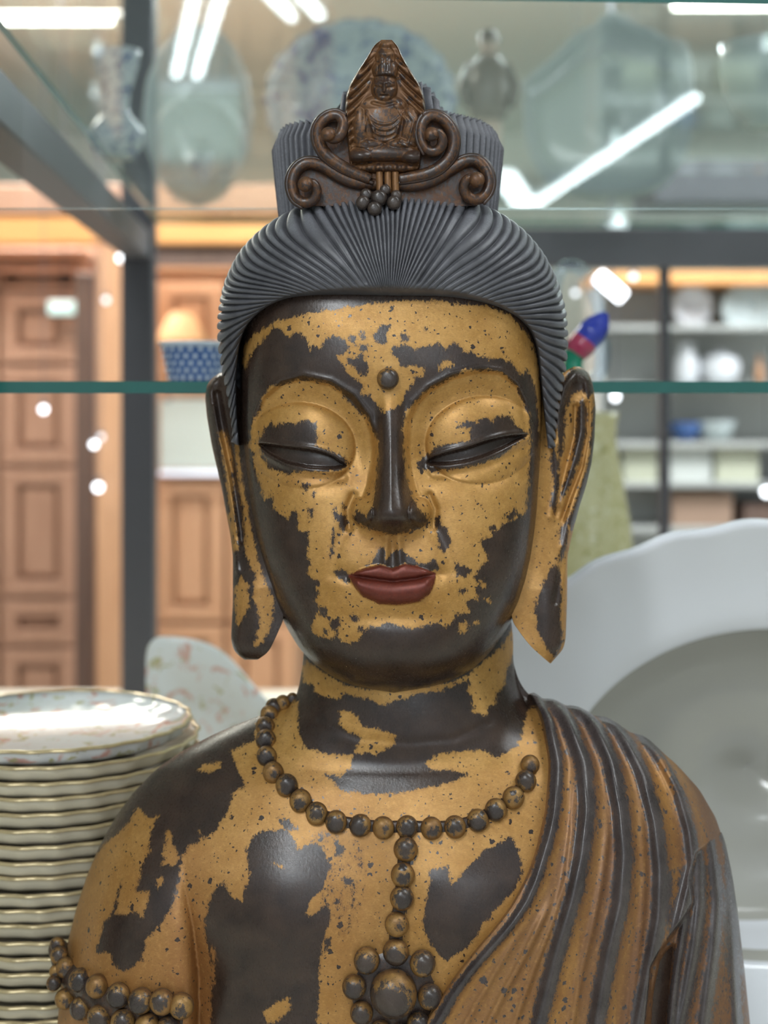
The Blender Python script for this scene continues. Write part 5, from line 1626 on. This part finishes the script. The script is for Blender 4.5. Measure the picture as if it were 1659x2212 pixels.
# bulbs added for blurred highlights in glass, then slanted lamp and lit sign
for (px, py, dd, r_, lab) in [(262, 557, 3.9, 0.013, 'small white glint at the top of the orange post, drawn as a bulb'), (229, 648, 3.9, 0.010, 'small pale glint just left of the orange post, drawn as a bulb'),
                              (94, 884, 3.9, 0.012, 'small white glint below the glass shelf edge at far left, drawn as a bulb'), (203, 960, 3.9, 0.011, 'small white glint on the dark post below the shelf, drawn as a bulb'), (218, 944, 3.9, 0.009, 'faint upper glint of the pair on the dark post, drawn as a bulb'),
                              (212, 1052, 3.9, 0.014, 'lowest bright glint on the dark post, drawn as a bulb'), (1329, 857, 3.9, 0.012, 'small white glint just under the shelf edge at right, drawn as a bulb'), (1656, 1062, 3.9, 0.016, 'bright glint at the right edge above the platter, drawn as a bulb'),
                              (1243, 633, 3.9, 0.009, 'faint small lamp behind the clear glass loop'), (1368, 598, 3.9, 0.011, 'small lamp beside the slanted bright lamp')]:
    p = at(px, py, dd)
    e_ = empty('glint_bulb', p)  # glowing bulb stands in for a highlight in glass
    r_ *= 0.8
    MB().lathe([(0, -r_), (r_ * 0.6, -r_ * 0.8), (r_, 0), (r_ * 0.6, r_ * 0.8), (0, r_)], 14).build('bulb', M['glint_faint'] if ('faint' in lab or 'pale' in lab or 'small lamp' in lab) else M['bulb'], e_, True)
    MB().lathe([(r_ * 0.5, r_ * 0.6), (r_ * 0.8, r_), (r_ * 0.5, r_ * 2.2), (0, r_ * 2.3)], 14).build('socket', M['metal_dark'], e_, True)
    MB().bar((0, 0, r_ * 2.2), (0, 0, ZCEIL - p.z), 0.0012, 0.0012, 5).build('cord', M['metal_dark'], e_)
    tag(e_, lab, 'lamp', 'glass highlights drawn as hanging bulbs')
a0 = at(1292, 596, 3.6); a1 = at(1346, 642, 3.6)
sl = empty('panel_lamp', (a0 + a1) / 2)
mb = MB().bar(a0 - Vector(sl.location), a1 - Vector(sl.location), 0.017, 0.017, 12); mb.build('lit_tube', M['bulb'], sl, True)
MB().bar((0, 0, 0.02), (0, 0, ZCEIL - sl.location.z), 0.003, 0.003, 6).build('cord', M['metal_dark'], sl)
tag(sl, 'bright slanted lamp above the colourful glass ornament', 'lamp')
es = empty('exit_sign', at(136, 665, 4.1))
MB().box((0, 0, 0), (0.080, 0.02, 0.038), 0, 0.003).build('lit_face', M['sign_lit'], es)
MB().box((0, 0.014, 0), (0.088, 0.012, 0.046), 0, 0.003).build('back_box', M['metal_dark'], es)
MB().bar((0, 0.01, 0.02), (0, 0.01, ZCEIL - es.location.z), 0.002, 0.002, 6).build('hanger', M['metal_dark'], es)
tag(es, 'small lit green and white sign hanging at far left', 'sign')

# ---------------------------------------------------------------- shelving behind, right
dr = 4.0
sh = empty('shop_shelving', (at(1560, 0, dr).x, dr + 0.15, 0))
SO = Vector(sh.location)
M['shelf_grey'] = plain('pale_grey_shelf', srgb(176, 178, 174), 0.5)
M['shelf_back'] = plain('shelf_back', srgb(226, 228, 224), 0.7)


def sbox(name, px0, px1, py0, py1, d0, dep, mat, parent=None, off=Vector((0, 0, 0)), bev=0.003):
    a0 = at(px0, py1, d0); a1 = at(px1, py0, d0)
    o = MB().box((0, 0, 0), (a1.x - a0.x, dep, a1.z - a0.z), 0, bev).build(name, mat, parent)
    o.location = Vector(((a0.x + a1.x) / 2, d0 + dep / 2, (a0.z + a1.z) / 2)) - off
    return o


sbox('back_board', 1290, 1900, 588, 1900, dr + 0.25, 0.02, M['shelf_back'], sh, SO)
for y0 in (702, 830, 956, 1042, 1140, 1330):
    sbox('shelf_board', 1290, 1900, y0, y0 + 12, dr, 0.25, M['shelf_grey'], sh, SO)
for x0 in (1290, 1888):
    sbox('upright', x0, x0 + 12, 588, 1900, dr, 0.25, M['shelf_grey'], sh, SO)
sbox('wooden_header', 1290, 1900, 586, 614, dr - 0.02, 0.29, M['wood_orange_x'], sh, SO)
tag(sh, 'pale open shop shelving with orange top board behind the thin post', 'shelving')
dish('octagonal_plate', [(1455,640),(1478,618),(1515,618),(1538,640),(1538,680),(1518,702),(1476,702),(1455,680)], dr + 0.1, [(1.0, 0.0), (0.95, -0.003), (0.7, 0.008), (0.6, 0.014), (0.001, 0.016)], M['white_glaze'], 'white octagonal plate on the top shelf right of the thin post', 'plate', 0, 0.004, 64, None, 0)
dish('oval_plate', ell(1626, 666, 68, 60), dr + 0.06, [(1.0, 0.0), (0.95, -0.003), (0.72, 0.01), (0.62, 0.016), (0.001, 0.018)], M['grey_glaze'], 'oval pale blue plate at the right edge of the top shelf', 'plate', 0, 0.004, 64, None, 1)
o = lathe_obj('white_jug', [(0, 830), (20, 830), (27, 815), (28, 785), (20, 760), (16, 745), (20, 738), (16, 740), (0, 760)], 1482, dr + 0.12, M['white_glaze'], 'white jug on the second shelf beside the thin post', 'jug', 24, at(0, 830, dr + 0.12).z)
o = lathe_obj('white_tureen', [(0, 830), (26, 830), (40, 812), (44, 790), (36, 772), (12, 762), (6, 752), (0, 750)], 1556, dr + 0.12, M['white_glaze'], 'round white lidded tureen on the second shelf', 'tureen', 28, at(0, 830, dr + 0.12).z)
o = lathe_obj('brown_bottle', [(0, 830), (9, 830), (10, 800), (6, 786), (4, 772), (5, 768), (0, 768)], 1640, dr + 0.12, M['wood_orange'], 'small amber bottle on the second shelf at the right edge', 'bottle', 18, at(0, 830, dr + 0.12).z)
o = lathe_obj('blue_bowl', [(0, 956), (14, 956), (26, 940), (34, 922), (38, 912), (34, 914), (0, 940)], 1480, dr + 0.12, M['blue_glass'], 'blue bowl on the third shelf beside the thin post', 'bowl', 28, at(0, 956, dr + 0.12).z)
o = lathe_obj('glass_bowl', [(0, 956), (18, 956), (34, 940), (42, 918), (45, 908), (42, 912), (0, 944)], 1545, dr + 0.12, M['grey_glaze'], 'pale bowl on the third shelf right of the blue bowl', 'bowl', 28, at(0, 956, dr + 0.12).z)
M['box_white'] = plain('white_card', srgb(222, 226, 222), 0.6)
M['box_cream'] = plain('cream_card', srgb(210, 212, 190), 0.6)
M['box_brown'] = plain('brown_card', srgb(178, 148, 128), 0.6)


def card_box(name, px0, px1, py0, py1, d0, mat, label):
    t = empty(name, (at((px0 + px1) / 2, 0, d0).x, d0, at(0, py1, d0).z))
    W = (px1 - px0) * d0 / FPX; H = (py1 - py0) * d0 / FPX
    MB().box((0, 0.09, H * 0.4), (W * 0.98, 0.18, H * 0.8), 0, 0.002).build('box_body', mat, t)
    MB().box((0, 0.09, H * 0.87), (W, 0.184, H * 0.26), 0, 0.003).build('lid', mat, t)
    return tag(t, label, 'box')


card_box('white_box', 1447, 1538, 966, 1042, dr + 0.05, M['box_white'], 'white lidded box on the fourth shelf right of the thin post')
card_box('cream_box', 1546, 1640, 966, 1042, dr + 0.05, M['box_cream'], 'cream lidded box on the fourth shelf at the right')
card_box('cream_box', 1345, 1420, 966, 1042, dr + 0.05, M['box_cream'], 'cream lidded box on the fourth shelf left of the thin post')
card_box('brown_box', 1450, 1584, 1064, 1140, dr + 0.05, M['box_brown'], 'light brown box on the lowest visible shelf')
card_box('brown_box', 1606, 1700, 1090, 1140, dr + 0.05, M['wood_dark'], 'dark brown box at the right edge just above the platter')
# dark cupboard top seen through the upper glass
o = sbox('dark_cupboard', 1415, 1900, 345, 436, 4.6, 0.4, M['metal_dark'])
o.name = 'wall_cupboard'
tag(o, 'dark grey wall cupboard seen through the upper glass at right', 'cupboard')
# mustard vase behind the right ear
M['mustard'] = floral('mustard_glaze', srgb(192, 186, 146), srgb(160, 154, 104), srgb(214, 212, 186), 70, 0.55, 0.2)
lathe_obj('mustard_vase', [(0, 1790), (50, 1790), (60, 1740), (92, 1500), (104, 1350), (100, 1230), (88, 1120), (70, 1020), (58, 950), (60, 910), (66, 890), (58, 892), (48, 950), (0, 980)], 1272, 2.02, M['mustard'], 'tall mustard coloured vase half hidden behind the right ear', 'vase', 40, ZT)

for n_ in ('bulb', 'glint_faint', 'led', 'sign_lit'):      # tiny emitters: found by bounced rays only
    M[n_].cycles.emission_sampling = 'NONE'
